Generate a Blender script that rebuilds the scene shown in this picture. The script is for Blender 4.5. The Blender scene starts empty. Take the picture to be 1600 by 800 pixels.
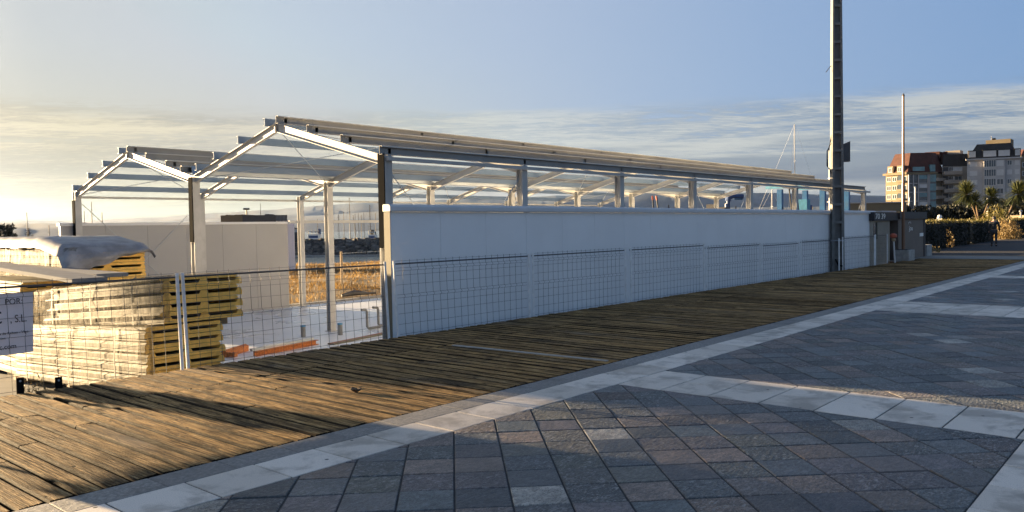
import bpy, bmesh, math, random
from mathutils import Vector, Matrix, noise
import numpy as np
random.seed(7)
rad = math.radians
scene = bpy.context.scene
col = scene.collection

# ------------------------------------------------------------------ camera
CAM = Vector((0, 0, 1.65))
FOC = 1258.98
_pt, _rl, _yw = rad(-2.0392), rad(0.980), rad(40.763)
F = Vector((math.cos(_yw) * math.cos(_pt), math.sin(_yw) * math.cos(_pt), math.sin(_pt)))
R0 = Vector((math.sin(_yw), -math.cos(_yw), 0))
U0 = R0.cross(F)
R = math.cos(_rl) * R0 - math.sin(_rl) * U0
U = math.sin(_rl) * R0 + math.cos(_rl) * U0
cd = bpy.data.cameras.new('camera'); cam = bpy.data.objects.new('camera', cd); col.objects.link(cam)
cam.matrix_world = Matrix(((R.x, U.x, -F.x, CAM.x), (R.y, U.y, -F.y, CAM.y), (R.z, U.z, -F.z, CAM.z), (0, 0, 0, 1)))
cd.sensor_width = 36; cd.sensor_fit = 'HORIZONTAL'; cd.lens = FOC * 36 / 1600
cd.clip_start = 0.1; cd.clip_end = 40000
scene.camera = cam

# ------------------------------------------------------------------ sun, sky, exposure
SUN_AZ = math.atan2(0.985, -0.175)      # direction towards the sun, from +X
SUN_EL = rad(5.35)
SUN = Vector((math.cos(SUN_AZ) * math.cos(SUN_EL), math.sin(SUN_AZ) * math.cos(SUN_EL), math.sin(SUN_EL)))
sl = bpy.data.lights.new('sun', 'SUN'); sl.energy = 5.0; sl.angle = rad(0.55); sl.color = (1.0, 0.72, 0.40)
so = bpy.data.objects.new('sun', sl); col.objects.link(so)
so.rotation_euler = (-SUN).to_track_quat('-Z', 'Y').to_euler()
scene.view_settings.view_transform = 'Standard'; scene.view_settings.look = 'None'
scene.view_settings.gamma = 1; scene.view_settings.use_curve_mapping = False
scene.view_settings.exposure = 2.75

world = bpy.data.worlds.new('World'); scene.world = world; world.use_nodes = True
nt = world.node_tree; nt.nodes.clear()
class NB:
    def __init__(s, nt): s.nt = nt
    def n(s, t, **kw):
        nd = s.nt.nodes.new(t)
        for k, v in kw.items():
            if k.startswith('i_'):
                key = k[2:]
                key = int(key) if key.isdigit() else key
                nd.inputs[key].default_value = v
            else: setattr(nd, k, v)
        return nd
    def l(s, a, b): s.nt.links.new(a, b)
    def m(s, op, a, b=None, c=None, clamp=False):
        nd = s.nt.nodes.new('ShaderNodeMath'); nd.operation = op; nd.use_clamp = clamp
        for i, v in enumerate((a, b, c)):
            if v is None: continue
            if isinstance(v, (int, float)): nd.inputs[i].default_value = v
            else: s.nt.links.new(v, nd.inputs[i])
        return nd.outputs[0]
    def mr(s, v, a, b, c=0.0, d=1.0, smooth=True):
        nd = s.nt.nodes.new('ShaderNodeMapRange')
        if smooth: nd.interpolation_type = 'SMOOTHSTEP'
        s.nt.links.new(v, nd.inputs[0])
        for i, x in enumerate((a, b, c, d)): nd.inputs[i + 1].default_value = x
        return nd.outputs[0]
    def mix(s, f, a, b, bt='MIX'):
        nd = s.nt.nodes.new('ShaderNodeMix'); nd.data_type = 'RGBA'; nd.blend_type = bt
        for i, v in ((0, f), (6, a), (7, b)):
            if isinstance(v, (int, float)): nd.inputs[i].default_value = v
            elif isinstance(v, tuple): nd.inputs[i].default_value = (v[0], v[1], v[2], 1)
            else: s.nt.links.new(v, nd.inputs[i])
        return nd.outputs[2]
    def noise(s, vec, scale, detail=3, rough=.5, dist=0.0, out=0):
        nd = s.nt.nodes.new('ShaderNodeTexNoise'); nd.inputs['Scale'].default_value = scale
        nd.inputs['Detail'].default_value = detail; nd.inputs['Roughness'].default_value = rough
        nd.inputs['Distortion'].default_value = dist
        if vec is not None: s.nt.links.new(vec, nd.inputs['Vector'])
        return nd.outputs[out]
    def ramp(s, f, stops, interp='LINEAR'):
        nd = s.nt.nodes.new('ShaderNodeValToRGB'); cr = nd.color_ramp; cr.interpolation = interp
        while len(cr.elements) < len(stops): cr.elements.new(0.5)
        for e, (p, c) in zip(cr.elements, stops):
            e.position = p; e.color = (c[0], c[1], c[2], 1) if isinstance(c, tuple) else (c, c, c, 1)
        s.nt.links.new(f, nd.inputs[0]); return nd.outputs[0]
    def mapping(s, vec, scale=(1, 1, 1), rot=(0, 0, 0), loc=(0, 0, 0)):
        nd = s.nt.nodes.new('ShaderNodeMapping')
        nd.inputs['Scale'].default_value = scale; nd.inputs['Rotation'].default_value = rot; nd.inputs['Location'].default_value = loc
        s.nt.links.new(vec, nd.inputs['Vector']); return nd.outputs[0]

w = NB(nt)
sky = w.n('ShaderNodeTexSky', sky_type='NISHITA', sun_disc=False, sun_elevation=SUN_EL,
          sun_rotation=math.pi / 2 - SUN_AZ, altitude=0, air_density=1.0, dust_density=1.6, ozone_density=2.0)
tc = w.n('ShaderNodeTexCoord')
sep = w.n('ShaderNodeSeparateXYZ'); w.l(tc.outputs['Generated'], sep.inputs[0])
zc = w.m('MAXIMUM', sep.outputs[2], 0.0)
den = w.m('ADD', zc, 0.035)
px = w.m('DIVIDE', sep.outputs[0], den); py = w.m('DIVIDE', sep.outputs[1], den)
cv = w.n('ShaderNodeCombineXYZ'); w.l(px, cv.inputs[0]); w.l(py, cv.inputs[1])
# cos of the angle to the sun, horizontally
dp = w.n('ShaderNodeVectorMath', operation='DOT_PRODUCT'); w.l(tc.outputs['Generated'], dp.inputs[0]); dp.inputs[1].default_value = SUN
cs = dp.outputs['Value']
rotv = w.mapping(cv.outputs[0], rot=(0, 0, rad(48)), scale=(1, 1, 1))
stretch = w.mapping(rotv, scale=(0.55, 1.3, 1))
n1 = w.noise(stretch, 0.55, 6, .58, .4)
n2 = w.noise(stretch, 3.2, 7, .70, 1.2)
n3 = w.noise(stretch, 11.0, 4, .6, 1.0)
band_n = w.noise(w.mapping(tc.outputs['Generated'], scale=(2.6, 2.6, 46), loc=(3, 1, 0)), 1.0, 5, .6, .35)
# the deck of low stratus reaches up to about 8 degrees
top = w.m('ADD', w.m('MULTIPLY', w.m('SUBTRACT', n1, .5), .05), w.m('MULTIPLY', w.m('SUBTRACT', n2, .5), .035))
zt = w.m('ADD', sep.outputs[2], top)
mask_top = w.mr(zt, 0.150, 0.128)
cover = w.mr(w.m('ADD', w.m('MULTIPLY', n1, .35), w.m('ADD', w.m('MULTIPLY', n2, .40), w.m('ADD', w.m('MULTIPLY', band_n, .5), w.m('MULTIPLY', w.m('SUBTRACT', n3, .5), .25)))), 0.48, 0.60)
mask_low = w.mr(sep.outputs[2], 0.0, 0.03, 0.45, 1.0)
cmask = w.m('MULTIPLY', w.m('MULTIPLY', cover, mask_top), mask_low)
sunside = w.mr(cs, 0.0, 0.92)
lit = w.ramp(w.m('MULTIPLY_ADD', cs, .5, .5), [(0, (2.6/8, 2.7/8, 2.9/8)), (.5, (3.0/8, 3.05/8, 3.05/8)), (.75, (3.6/8, 3.6/8, 3.45/8)), (.93, (3.9/8, 3.35/8, 2.1/8)), (1, (.8, .65, .4))])
shd = w.ramp(w.m('MULTIPLY_ADD', cs, .5, .5), [(0, (1.0/8, 1.35/8, 2.1/8)), (.5, (.72/8, 1.1/8, 1.9/8)), (.75, (1.9/8, 2.2/8, 2.7/8)), (.93, (2.0/8, 1.75/8, 1.15/8)), (1, (.4, .3, .2))])
cshade = w.mr(w.m('ADD', w.m('MULTIPLY', band_n, .55), w.m('ADD', w.m('MULTIPLY', n2, .25), w.m('MULTIPLY', n3, .2))), 0.42, 0.58)
ccol = w.mix(cshade, shd, lit)
# clear part: the physical sky, softened by thin high haze that pales towards the sun
clear = w.ramp(w.m('MULTIPLY_ADD', cs, .5, .5), [(0, (1.25/8, 1.9/8, 3.1/8)), (.485, (1.10/8, 1.85/8, 3.3/8)), (.62, (1.6/8, 2.25/8, 3.5/8)), (.755, (2.25/8, 2.7/8, 3.6/8)), (.87, (2.65/8, 3.0/8, 3.5/8)), (.935, (2.6/8, 2.8/8, 2.95/8)), (1, (.7, .62, .5))])
glow = w.m('MULTIPLY', w.mr(sep.outputs[2], .24, .02), w.mr(cs, .35, .92))
clear = w.mix(w.m('MULTIPLY', glow, .95), clear, (2.85/8, 2.45/8, 1.30/8))
clear = w.mix(w.m('MULTIPLY', w.mr(sep.outputs[2], .10, .035), w.mr(cs, .6, .2, 0, .85)), clear, (2.3/8, 2.65/8, 2.75/8))
des = w.mix(w.m('MULTIPLY', cmask, 0.92), clear, ccol)
bank = w.m('MULTIPLY', w.mr(w.m('ADD', sep.outputs[2], w.m('MULTIPLY', w.m('SUBTRACT', n1, .5), .10)), .098, .078), w.mr(w.m('ADD', cs, w.m('MULTIPLY', w.m('SUBTRACT', n1, .5), .5)), .62, .28))
bank = w.m('MULTIPLY', bank, w.mr(sep.outputs[2], .040, .050))
bankc = w.mix(w.mr(band_n, .40, .66), (.78/8, 1.05/8, 1.70/8), (1.05/8, 1.35/8, 1.95/8))
des = w.mix(w.m('MULTIPLY', bank, .85), des, bankc)
desx = w.n('ShaderNodeVectorMath', operation='SCALE'); w.l(des, desx.inputs[0]); w.l(w.m('MULTIPLY', w.mr(sep.outputs[2], .30, .65, 1.0, .60), 4.47), desx.inputs['Scale'])
cap = w.n('ShaderNodeVectorMath', operation='MINIMUM'); w.l(sky.outputs[0], cap.inputs[0]); cap.inputs[1].default_value = (2.6, 2.6, 2.6)
skyf = w.mix(.85, cap.outputs[0], desx.outputs[0])
bg = w.n('ShaderNodeBackground'); w.l(skyf, bg.inputs[0]); bg.inputs[1].default_value = 0.05
out = w.n('ShaderNodeOutputWorld'); w.l(bg.outputs[0], out.inputs[0])

# ------------------------------------------------------------------ helpers
def W(u, v, d):
    """point seen at photo pixel (u, v) at forward distance d metres"""
    return CAM + (F + R * ((u - 800) / FOC) - U * ((v - 400) / FOC)) * d

class MB:
    def __init__(s): s.v = []; s.f = []; s.a = []; s.M = None
    def add(s, vs, fs, tone=None):
        o = len(s.v)
        if s.M is not None: vs = [s.M @ Vector(p) for p in vs]
        s.v += [tuple(p) for p in vs]
        t = tone if tone is not None else (0.5, 0.5, 0.5)
        for f in fs: s.f.append(tuple(o + i for i in f)); s.a.append(t)
        return s
    def box(s, a, b, tone=None, rz=0, c=None):
        x0, y0, z0 = a; x1, y1, z1 = b
        vs = [(x0, y0, z0), (x1, y0, z0), (x1, y1, z0), (x0, y1, z0), (x0, y0, z1), (x1, y0, z1), (x1, y1, z1), (x0, y1, z1)]
        if rz:
            cx, cy = c if c else ((x0 + x1) / 2, (y0 + y1) / 2)
            vs = [(cx + (x - cx) * math.cos(rz) - (y - cy) * math.sin(rz), cy + (x - cx) * math.sin(rz) + (y - cy) * math.cos(rz), z) for x, y, z in vs]
        return s.add(vs, [(0, 3, 2, 1), (4, 5, 6, 7), (0, 1, 5, 4), (1, 2, 6, 5), (2, 3, 7, 6), (3, 0, 4, 7)], tone)
    def cbox(s, c, h, tone=None, rz=0):
        return s.box(tuple(c[i] - h[i] for i in range(3)), tuple(c[i] + h[i] for i in range(3)), tone, rz)
    def tube(s, pts, r, n=6, tone=None, caps=True):
        pts = [Vector(p) for p in pts]; rr = r if isinstance(r, (list, tuple)) else [r] * len(pts)
        vs = []; fs = []; prev = None
        for i, p in enumerate(pts):
            d = (pts[min(i + 1, len(pts) - 1)] - pts[max(i - 1, 0)]).normalized()
            if prev is None:
                x = d.cross(Vector((0, 0, 1)))
                if x.length < 1e-3: x = Vector((1, 0, 0))
                x.normalize()
            else: x = (prev - d * prev.dot(d)).normalized()
            prev = x; y = d.cross(x)
            for k in range(n):
                a = 2 * math.pi * k / n + math.pi / n
                vs.append(p + (x * math.cos(a) + y * math.sin(a)) * rr[i])
        for i in range(len(pts) - 1):
            for k in range(n):
                fs.append((i * n + k, i * n + (k + 1) % n, (i + 1) * n + (k + 1) % n, (i + 1) * n + k))
        if caps: fs.append(tuple(range(n))[::-1]); fs.append(tuple((len(pts) - 1) * n + k for k in range(n)))
        return s.add(vs, fs, tone)
    def extrude(s, prof, a, b, up=Vector((0, 0, 1)), tone=None):
        """profile points (side, up) swept from a to b"""
        a = Vector(a); b = Vector(b); d = (b - a).normalized()
        side = d.cross(up).normalized(); u2 = side.cross(d).normalized()
        n = len(prof)
        vs = [a + side * p[0] + u2 * p[1] for p in prof] + [b + side * p[0] + u2 * p[1] for p in prof]
        fs = [(i, (i + 1) % n, n + (i + 1) % n, n + i) for i in range(n)] + [tuple(range(n))[::-1], tuple(range(n, 2 * n))]
        return s.add(vs, fs, tone)
    def hsec(s, a, b, wd, dp, tf=.012, tw=.008, up=Vector((0, 0, 1)), tone=None):
        """H section: flanges at +-dp/2 along 'up', width wd"""
        h = dp / 2; q = wd / 2; t = tw / 2
        prof = [(-q, -h), (q, -h), (q, -h + tf), (t, -h + tf), (t, h - tf), (q, h - tf), (q, h), (-q, h), (-q, h - tf), (-t, h - tf), (-t, -h + tf), (-q, -h + tf)]
        return s.extrude(prof, a, b, up, tone)
    def build(s, name, mat, parent=None, smooth=False, bevel=0.0, **tags):
        me = bpy.data.meshes.new(name); me.from_pydata(s.v, [], s.f)
        if any(t != (0.5, 0.5, 0.5) for t in s.a):
            at = me.attributes.new('rnd', 'FLOAT_VECTOR', 'FACE')
            at.data.foreach_set('vector', np.array(s.a, dtype=np.float32).ravel())
        me.materials.append(mat)
        if smooth: me.polygons.foreach_set('use_smooth', [True] * len(me.polygons))
        me.update()
        o = bpy.data.objects.new(name, me); col.objects.link(o)
        if parent is not None:
            o.parent = parent
            o.matrix_parent_inverse = Matrix.Identity(4)
            if parent.type == 'EMPTY' or True:
                # vertices are given in world space: keep them there
                o.location = -wloc(parent)
        if bevel:
            m = o.modifiers.new('bevel', 'BEVEL'); m.width = bevel; m.segments = 2; m.limit_method = 'ANGLE'
        for k, v in tags.items(): o[k] = v
        return o
def wloc(o):
    p = o.location.copy()
    while o.parent is not None: o = o.parent; p = p + o.location
    return p
def thing(name, loc, label, cat, group=None):
    o = bpy.data.objects.new(name, None); col.objects.link(o); o.location = loc; o.empty_display_size = .2
    o['label'] = label; o['category'] = cat
    if group: o['group'] = group
    return o
def tag(o, label, cat, group=None, kind=None):
    o['label'] = label; o['category'] = cat
    if group: o['group'] = group
    if kind: o['kind'] = kind
    return o
def copy_tree(o, parent=None):
    c = o.copy(); col.objects.link(c); c.parent = parent
    for ch in o.children: copy_tree(ch, c)
    return c
def text_mesh(name, body, size, mat, parent, origin, xdir, ydir, align='LEFT', depth=.003, sx=1.0):
    cu = bpy.data.curves.new(name, 'FONT'); cu.body = body; cu.size = size; cu.align_x = align; cu.extrude = depth / 2
    t = bpy.data.objects.new(name, cu); col.objects.link(t)
    dg = bpy.context.evaluated_depsgraph_get(); dg.update()
    me = bpy.data.meshes.new_from_object(t.evaluated_get(dg)); bpy.data.objects.remove(t)
    X = Vector(xdir).normalized(); Y = Vector(ydir).normalized(); Z = X.cross(Y)
    o3 = Vector(origin)
    for v in me.vertices:
        v.co = o3 + X * v.co.x * sx + Y * v.co.y + Z * v.co.z
    me.materials.clear(); me.materials.append(mat)
    o = bpy.data.objects.new(name, me); col.objects.link(o); o.parent = parent; o.location = -wloc(parent)
    return o

# ------------------------------------------------------------------ materials
def newmat(name):
    m = bpy.data.materials.new(name); m.use_nodes = True; t = m.node_tree; t.nodes.clear()
    b = NB(t); p = b.n('ShaderNodeBsdfPrincipled'); o = b.n('ShaderNodeOutputMaterial'); b.l(p.outputs[0], o.inputs[0])
    return m, b, p, o
def bump(b, p, h, strength=.5, dist=.01):
    n = b.n('ShaderNodeBump'); n.inputs['Strength'].default_value = strength; n.inputs['Distance'].default_value = dist
    b.l(h, n.inputs['Height']); b.l(n.outputs[0], p.inputs['Normal'])
def simple(name, c, rough=.6, metal=0.0, var=.12, scale=6, bumps=0.15, bscale=40, dirt=None, spec=.5):
    m, b, p, o = newmat(name)
    tcn = b.n('ShaderNodeTexCoord'); g = b.n('ShaderNodeNewGeometry'); vec = g.outputs['Position']
    n1 = b.noise(vec, scale, 4, .6); 
    lo = tuple(x * (1 - var) for x in c); hi = tuple(min(1, x * (1 + var)) for x in c)
    cc = b.mix(b.mr(n1, .3, .7), lo, hi)
    if dirt:
        n2 = b.noise(b.mapping(vec, scale=(1, 1, .35)), scale * .6, 5, .65)
        cc = b.mix(b.mr(n2, .52, .72, 0, .75), cc, dirt)
    b.l(cc, p.inputs['Base Color']); p.inputs['Roughness'].default_value = rough; p.inputs['Metallic'].default_value = metal
    p.inputs['Specular IOR Level'].default_value = spec
    if bumps: bump(b, p, b.noise(vec, bscale, 3, .6), bumps, .004)
    return m
M = {}
M['steel_white'] = simple('painted_steel', (.44, .44, .43), .5, 0, .08, 3, .05, dirt=(.33, .32, .30))
M['galv_sky'] = simple('sky_tinted_galvanised', (.14, .205, .30), .5, .15, .05, 2, .02)  # blue sky reflection put into the base colour of these purlins
M['lip'] = simple('rolled_edge', (.52, .52, .50), .4, .1, .05, 3, 0)
M['galv'] = simple('galvanised_steel', (.36, .41, .47), .42, .35, .06, 3, .03)
M['galv_dark'] = simple('grey_galvanised', (.29, .29, .285), .55, .2, .08, 2, .03)  # greyer tone for the purlins whose open side faces the deck
M['galv_fence'] = simple('galvanised_tube', (0.828, 0.828, 0.819), .4, 0, .1, 8, .05)
M['wire'] = simple('dark_wire', (.10, .10, .11), .5, .5, .1, 8, 0)
M['white_panel'] = simple('white_wall_panel', (.86, .87, .88), .38, 0, .03, .7, .03, 3)
M['grey_panel'] = simple('grey_wall_panel', (.33, .335, .345), .5, 0, .03, .7, .03, 3)
M['white_trim'] = simple('white_trim', (.60, .62, .65), .4, 0, .04, 2, .03)
M['black'] = simple('black_rubber', (.010, .010, .011), .95, 0, .1, 5, 0, spec=.02)
M['concrete'] = simple('concrete', (.36, .35, .33), .85, 0, .18, 5, .4, 60, dirt=(.22, .21, .19))
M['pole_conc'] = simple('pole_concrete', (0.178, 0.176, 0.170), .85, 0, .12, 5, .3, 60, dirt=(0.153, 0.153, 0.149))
M['foam'] = simple('yellow_foam', (.90, .55, .13), .9, 0, .12, 9, .5, 90, dirt=(.72, .42, .10))
M['loose_grey'] = simple('grey_sheet', (0.187, 0.200, 0.221), .85, 0, .08, 4, .05, spec=.1)
M['skin_white'] = simple('panel_skin', (0.139, 0.127, 0.090), .7, 0, .06, 5, .04)
M['pvc'] = simple('grey_pvc', (.16, .17, .18), .45, 0, .1, 8, .02)
M['blue_cap'] = simple('blue_cap', (.05, .22, .42), .45)
M['rust'] = simple('rusty_orange', (0.408, 0.145, 0.043), .75, 0, .3, 25, .3)
M['sign_white'] = simple('sign_board', (.84, .78, .80), .55, 0, .04, 4, .02)
M['ink'] = simple('sign_ink', (.03, .03, .035), .6, 0, .05)
M['brown_panel'] = simple('brown_shed', (.17, .135, .11), .7, 0, .07, 2, .05)
M['dark_trim'] = simple('dark_fascia', (.035, .035, .038), .6)
M['beige_shed'] = simple('beige_shed', (.40, .36, .30), .6, 0, .07, 3, .05)
M['blue_paint'] = simple('blue_paint', (.02, .12, .30), .5, 0, .15, 2, .1, dirt=(.06, .14, .25))
M['cyan_paint'] = simple('light_blue_paint', (.05, .22, .36), .5, 0, .15, 2, .1)
M['navy'] = simple('navy_paint', (.02, .06, .18), .45)
M['boat_white'] = simple('boat_gelcoat', (.72, .72, .70), .3, 0, .05, 2, 0)
M['mast'] = simple('mast_alloy', (.55, .55, .55), .4, .3, .08, 2, 0)
M['dark_mast'] = simple('far_mast', (.07, .07, .07), .7, 0, .08, 2, 0)
M['glass'] = simple('window_glass', (.05, .07, .09), .12, 0, .3, .6, 0, spec=.8)
M['teal_glass'] = simple('teal_glass', (.10, .24, .28), .15, 0, .25, .5, 0, spec=.8)
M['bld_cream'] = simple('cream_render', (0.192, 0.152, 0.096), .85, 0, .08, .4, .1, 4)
M['bld_grey'] = simple('grey_render', (.46, .44, .43), .85, 0, .08, .3, .1, 4)
M['bld_stone'] = simple('beige_stone', (.38, .33, .28), .85, 0, .1, .3, .1, 4)
M['roof_red'] = simple('red_tiles', (0.072, 0.022, 0.014), .8, 0, .2, .7, .3, 5)
M['roof_dark'] = simple('dark_tiles', (.03, .025, .023), .8, 0, .2, .7, .3, 5)
M['shutter'] = simple('pale_shutter', (.62, .60, .58), .7, 0, .05, 1, 0)
M['frame_dark'] = simple('dark_frame', (.06, .06, .065), .5)
M['cloth_dark'] = simple('dark_cloth', (.035, .037, .042), .9, 0, .2, 8, .2)
M['skin'] = simple('skin', (.42, .26, .19), .6)
M['hair'] = simple('grey_hair', (.08, .07, .065), .8)
M['car_white'] = simple('car_white', (.70, .70, .70), .3, 0, .03, 1, 0)
M['car_dark'] = simple('car_dark', (.03, .035, .045), .3, 0, .05, 1, 0)
M['tyre'] = simple('tyre', (.02, .02, .02), .85)
M['red_head'] = simple('red_plastic', (0.468, 0.102, 0.051), .5, 0, .1, 30, 0)
M['pole_pink'] = simple('flagpole_paint', (0.200, 0.108, 0.063), .4, 0, .08, 3, .03)
M['pine_bark'] = simple('bark', (.16, .11, .07), .9, 0, .3, 10, .5)
M['asphalt'] = simple('asphalt', (.045, .045, .048), .85, 0, .2, 3, .5, 120, spec=.2)
M['path_pale'] = simple('pale_path', (0.204, 0.196, 0.178), .85, 0, .1, 2, .3, 60)
M['timber'] = simple('raw_timber', (.42, .31, .19), .8, 0, .2, 8, .2)
M['batten'] = simple('weathered_batten', (.40, .37, .33), .85, 0, .15, 8, .2)

# rough boulders, dry soil, hills
M['rock'] = simple('breakwater_rock', (.095, .09, .085), .9, 0, .5, .6, .5, 3)
M['soil'] = simple('dry_soil', (.22, .15, .07), .95, 0, .35, 1.2, .6, 8, dirt=(.13, .09, .045))
M['hill'] = simple('hill_air_tint', (.055, .10, .155), .95, 0, .25, .004, 0)  # bluish tint of distant air put into the hill colour

def mat_attr_wood():
    m, b, p, o = newmat('deck_timber')
    g = b.n('ShaderNodeNewGeometry'); pos = g.outputs['Position']
    at = b.n('ShaderNodeAttribute', attribute_name='rnd'); sx = b.n('ShaderNodeSeparateXYZ'); b.l(at.outputs['Vector'], sx.inputs[0])
    off = b.n('ShaderNodeCombineXYZ'); b.l(b.m('MULTIPLY', sx.outputs[0], 37.0), off.inputs[1]); b.l(b.m('MULTIPLY', sx.outputs[1], 11.0), off.inputs[2])
    va = b.n('ShaderNodeVectorMath', operation='ADD'); b.l(pos, va.inputs[0]); b.l(off.outputs[0], va.inputs[1]); v = va.outputs[0]
    grain = b.noise(b.mapping(v, scale=(14, .9, 14)), 3.0, 6, .65, .6)
    fine = b.noise(b.mapping(v, scale=(60, 2.5, 60)), 4.0, 3, .6)
    base = b.ramp(grain, [(.32, (0.045, 0.026, 0.013)), (.44, (0.234, 0.140, 0.059)), (.54, (0.486, 0.297, 0.117)), (.70, (0.756, 0.513, 0.243))])
    gy = b.ramp(grain, [(.32, (0.030, 0.022, 0.014)), (.5, (0.155, 0.103, 0.053)), (.72, (0.378, 0.267, 0.146))])
    c = b.mix(b.mr(sx.outputs[0], .15, .85, .05, .6, False), base, gy)
    # knots and wet dark patches
    vor = b.n('ShaderNodeTexVoronoi'); vor.inputs['Scale'].default_value = 2.6; b.l(b.mapping(v, scale=(2.6, 1.0, 1)), vor.inputs['Vector'])
    kn = b.mr(vor.outputs['Distance'], .035, .10)
    c = b.mix(kn, (.035, .025, .018), c)
    st = b.noise(b.mapping(pos, scale=(1.3, .7, 1)), 1.5, 5, .7, .5)
    c = b.mix(b.mr(st, .50, .68, 0, .75), c, (.05, .04, .03))
    blot = b.noise(b.mapping(v, scale=(5, 2.2, 1)), 2.2, 5, .7, 1.0)
    c = b.mix(b.mr(blot, .60, .68, 0, .8), c, (.03, .024, .018))
    far = b.noise(b.mapping(pos, scale=(3.0, .5, 1)), 1.0, 4, .6)
    c = b.mix(b.mr(far, .55, .75, 0, .35), c, (.38, .33, .27))
    sp = b.n('ShaderNodeSeparateXYZ'); b.l(pos, sp.inputs[0])
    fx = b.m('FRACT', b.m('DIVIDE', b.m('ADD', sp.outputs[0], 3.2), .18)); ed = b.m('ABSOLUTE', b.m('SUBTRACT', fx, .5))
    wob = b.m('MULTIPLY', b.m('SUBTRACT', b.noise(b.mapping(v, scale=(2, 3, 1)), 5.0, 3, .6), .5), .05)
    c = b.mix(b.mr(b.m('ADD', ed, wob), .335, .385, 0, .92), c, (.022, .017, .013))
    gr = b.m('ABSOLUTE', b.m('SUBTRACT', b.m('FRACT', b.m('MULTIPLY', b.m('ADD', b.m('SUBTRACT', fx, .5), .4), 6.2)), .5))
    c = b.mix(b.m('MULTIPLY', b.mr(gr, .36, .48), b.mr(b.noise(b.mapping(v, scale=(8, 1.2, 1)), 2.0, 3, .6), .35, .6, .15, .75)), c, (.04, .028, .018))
    c = b.mix(b.mr(fine, .58, .74, 0, .45), c, (.66, .50, .32))
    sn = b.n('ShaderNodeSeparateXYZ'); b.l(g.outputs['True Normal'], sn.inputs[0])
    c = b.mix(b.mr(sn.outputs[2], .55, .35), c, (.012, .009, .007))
    b.l(c, p.inputs['Base Color']); p.inputs['Roughness'].default_value = .82; p.inputs['Specular IOR Level'].default_value = .08
    h = b.m('ADD', b.m('MULTIPLY', grain, .6), b.m('MULTIPLY', fine, .5)); h = b.m('ADD', h, b.m('MULTIPLY', kn, .25))
    bump(b, p, h, .9, .014)
    return m
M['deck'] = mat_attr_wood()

def mat_slate():
    m, b, p, o = newmat('slate_sett')
    g = b.n('ShaderNodeNewGeometry'); pos = g.outputs['Position']
    at = b.n('ShaderNodeAttribute', attribute_name='rnd'); sx = b.n('ShaderNodeSeparateXYZ'); b.l(at.outputs['Vector'], sx.inputs[0])
    r1, r2, r3 = sx.outputs
    off = b.n('ShaderNodeVectorMath', operation='SCALE'); b.l(at.outputs['Vector'], off.inputs[0]); off.inputs['Scale'].default_value = 53.0
    va = b.n('ShaderNodeVectorMath', operation='ADD'); b.l(pos, va.inputs[0]); b.l(off.outputs[0], va.inputs[1]); v = va.outputs[0]
    base = b.ramp(r1, [(0, (0.170, 0.190, 0.206)), (.22, (0.220, 0.234, 0.240)), (.38, (0.244, 0.212, 0.217)), (.52, (0.184, 0.217, 0.225)), (.64, (0.323, 0.267, 0.240)), (.76, (0.211, 0.223, 0.195)), (.86, (0.376, 0.289, 0.240)), (.97, (0.630, 0.597, 0.536))], 'CONSTANT')
    cl = b.noise(v, 7.0, 5, .65, .6)
    cf = b.noise(b.mapping(v, rot=(0, 0, .6), scale=(1, 2.2, 1)), 28.0, 5, .7, .3)
    c = b.mix(b.mr(cl, .3, .7), b.mix(.5, base, (.07, .08, .09)), base)
    c = b.mix(b.mr(cl, .62, .80, 0, .5), c, (.20, .155, .12))
    c = b.mix(b.mr(cf, .52, .72, 0, .6), c, (.26, .265, .275))
    c = b.mix(b.mr(cf, .46, .30, 0, .6), c, (.035, .04, .045))
    rdg = b.m('ABSOLUTE', b.m('SUBTRACT', b.noise(b.mapping(v, rot=(0, 0, .6), scale=(1, 1.8, 1)), 15.0, 6, .75, .8), .5))  # pale ridges and dark clefts painted in to stand for relief shading
    c = b.mix(b.mr(rdg, .045, .0, 0, .75), c, (.045, .05, .058))
    c = b.mix(b.m('MULTIPLY', b.mr(rdg, .05, .15), b.mr(r2, .1, .9, .10, .9, False)), c, (.42, .43, .44))
    c = b.mix(b.mr(r3, .78, 1.0, 0, .45), c, (.20, .165, .145)); c = b.mix(b.mr(r3, .28, .0, 0, .5), c, (.045, .055, .068))
    grime = b.noise(pos, .9, 5, .65)
    c = b.mix(b.mr(grime, .5, .75, 0, .35), c, (.06, .065, .07))
    b.l(c, p.inputs['Base Color'])
    b.l(b.mr(cf, .2, .8, .42, .72), p.inputs['Roughness']); p.inputs['Specular IOR Level'].default_value = .45
    # cleft relief, stronger on some stones
    wv = b.n('ShaderNodeTexVoronoi', feature='F1'); wv.inputs['Scale'].default_value = 16; b.l(b.mapping(v, rot=(0, 0, 1.1), scale=(1, 2.4, 1)), wv.inputs['Vector'])
    lay = b.noise(b.mapping(v, scale=(1, 2.0, 1), rot=(0, 0, .5)), 9.0, 7, .72, 1.2)
    step = b.m('DIVIDE', b.m('ROUND', b.m('MULTIPLY', lay, 9.0)), 9.0)
    h = b.m('ADD', b.m('MULTIPLY', step, 1.0), b.m('ADD', b.m('MULTIPLY', cf, .55), b.m('MULTIPLY', wv.outputs['Distance'], .45)))
    amp = b.mr(r2, .1, 1.0, .25, 1.7, False)
    bump(b, p, b.m('MULTIPLY', h, amp), 1.0, .030)
    return m
M['slate'] = mat_slate()

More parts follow.
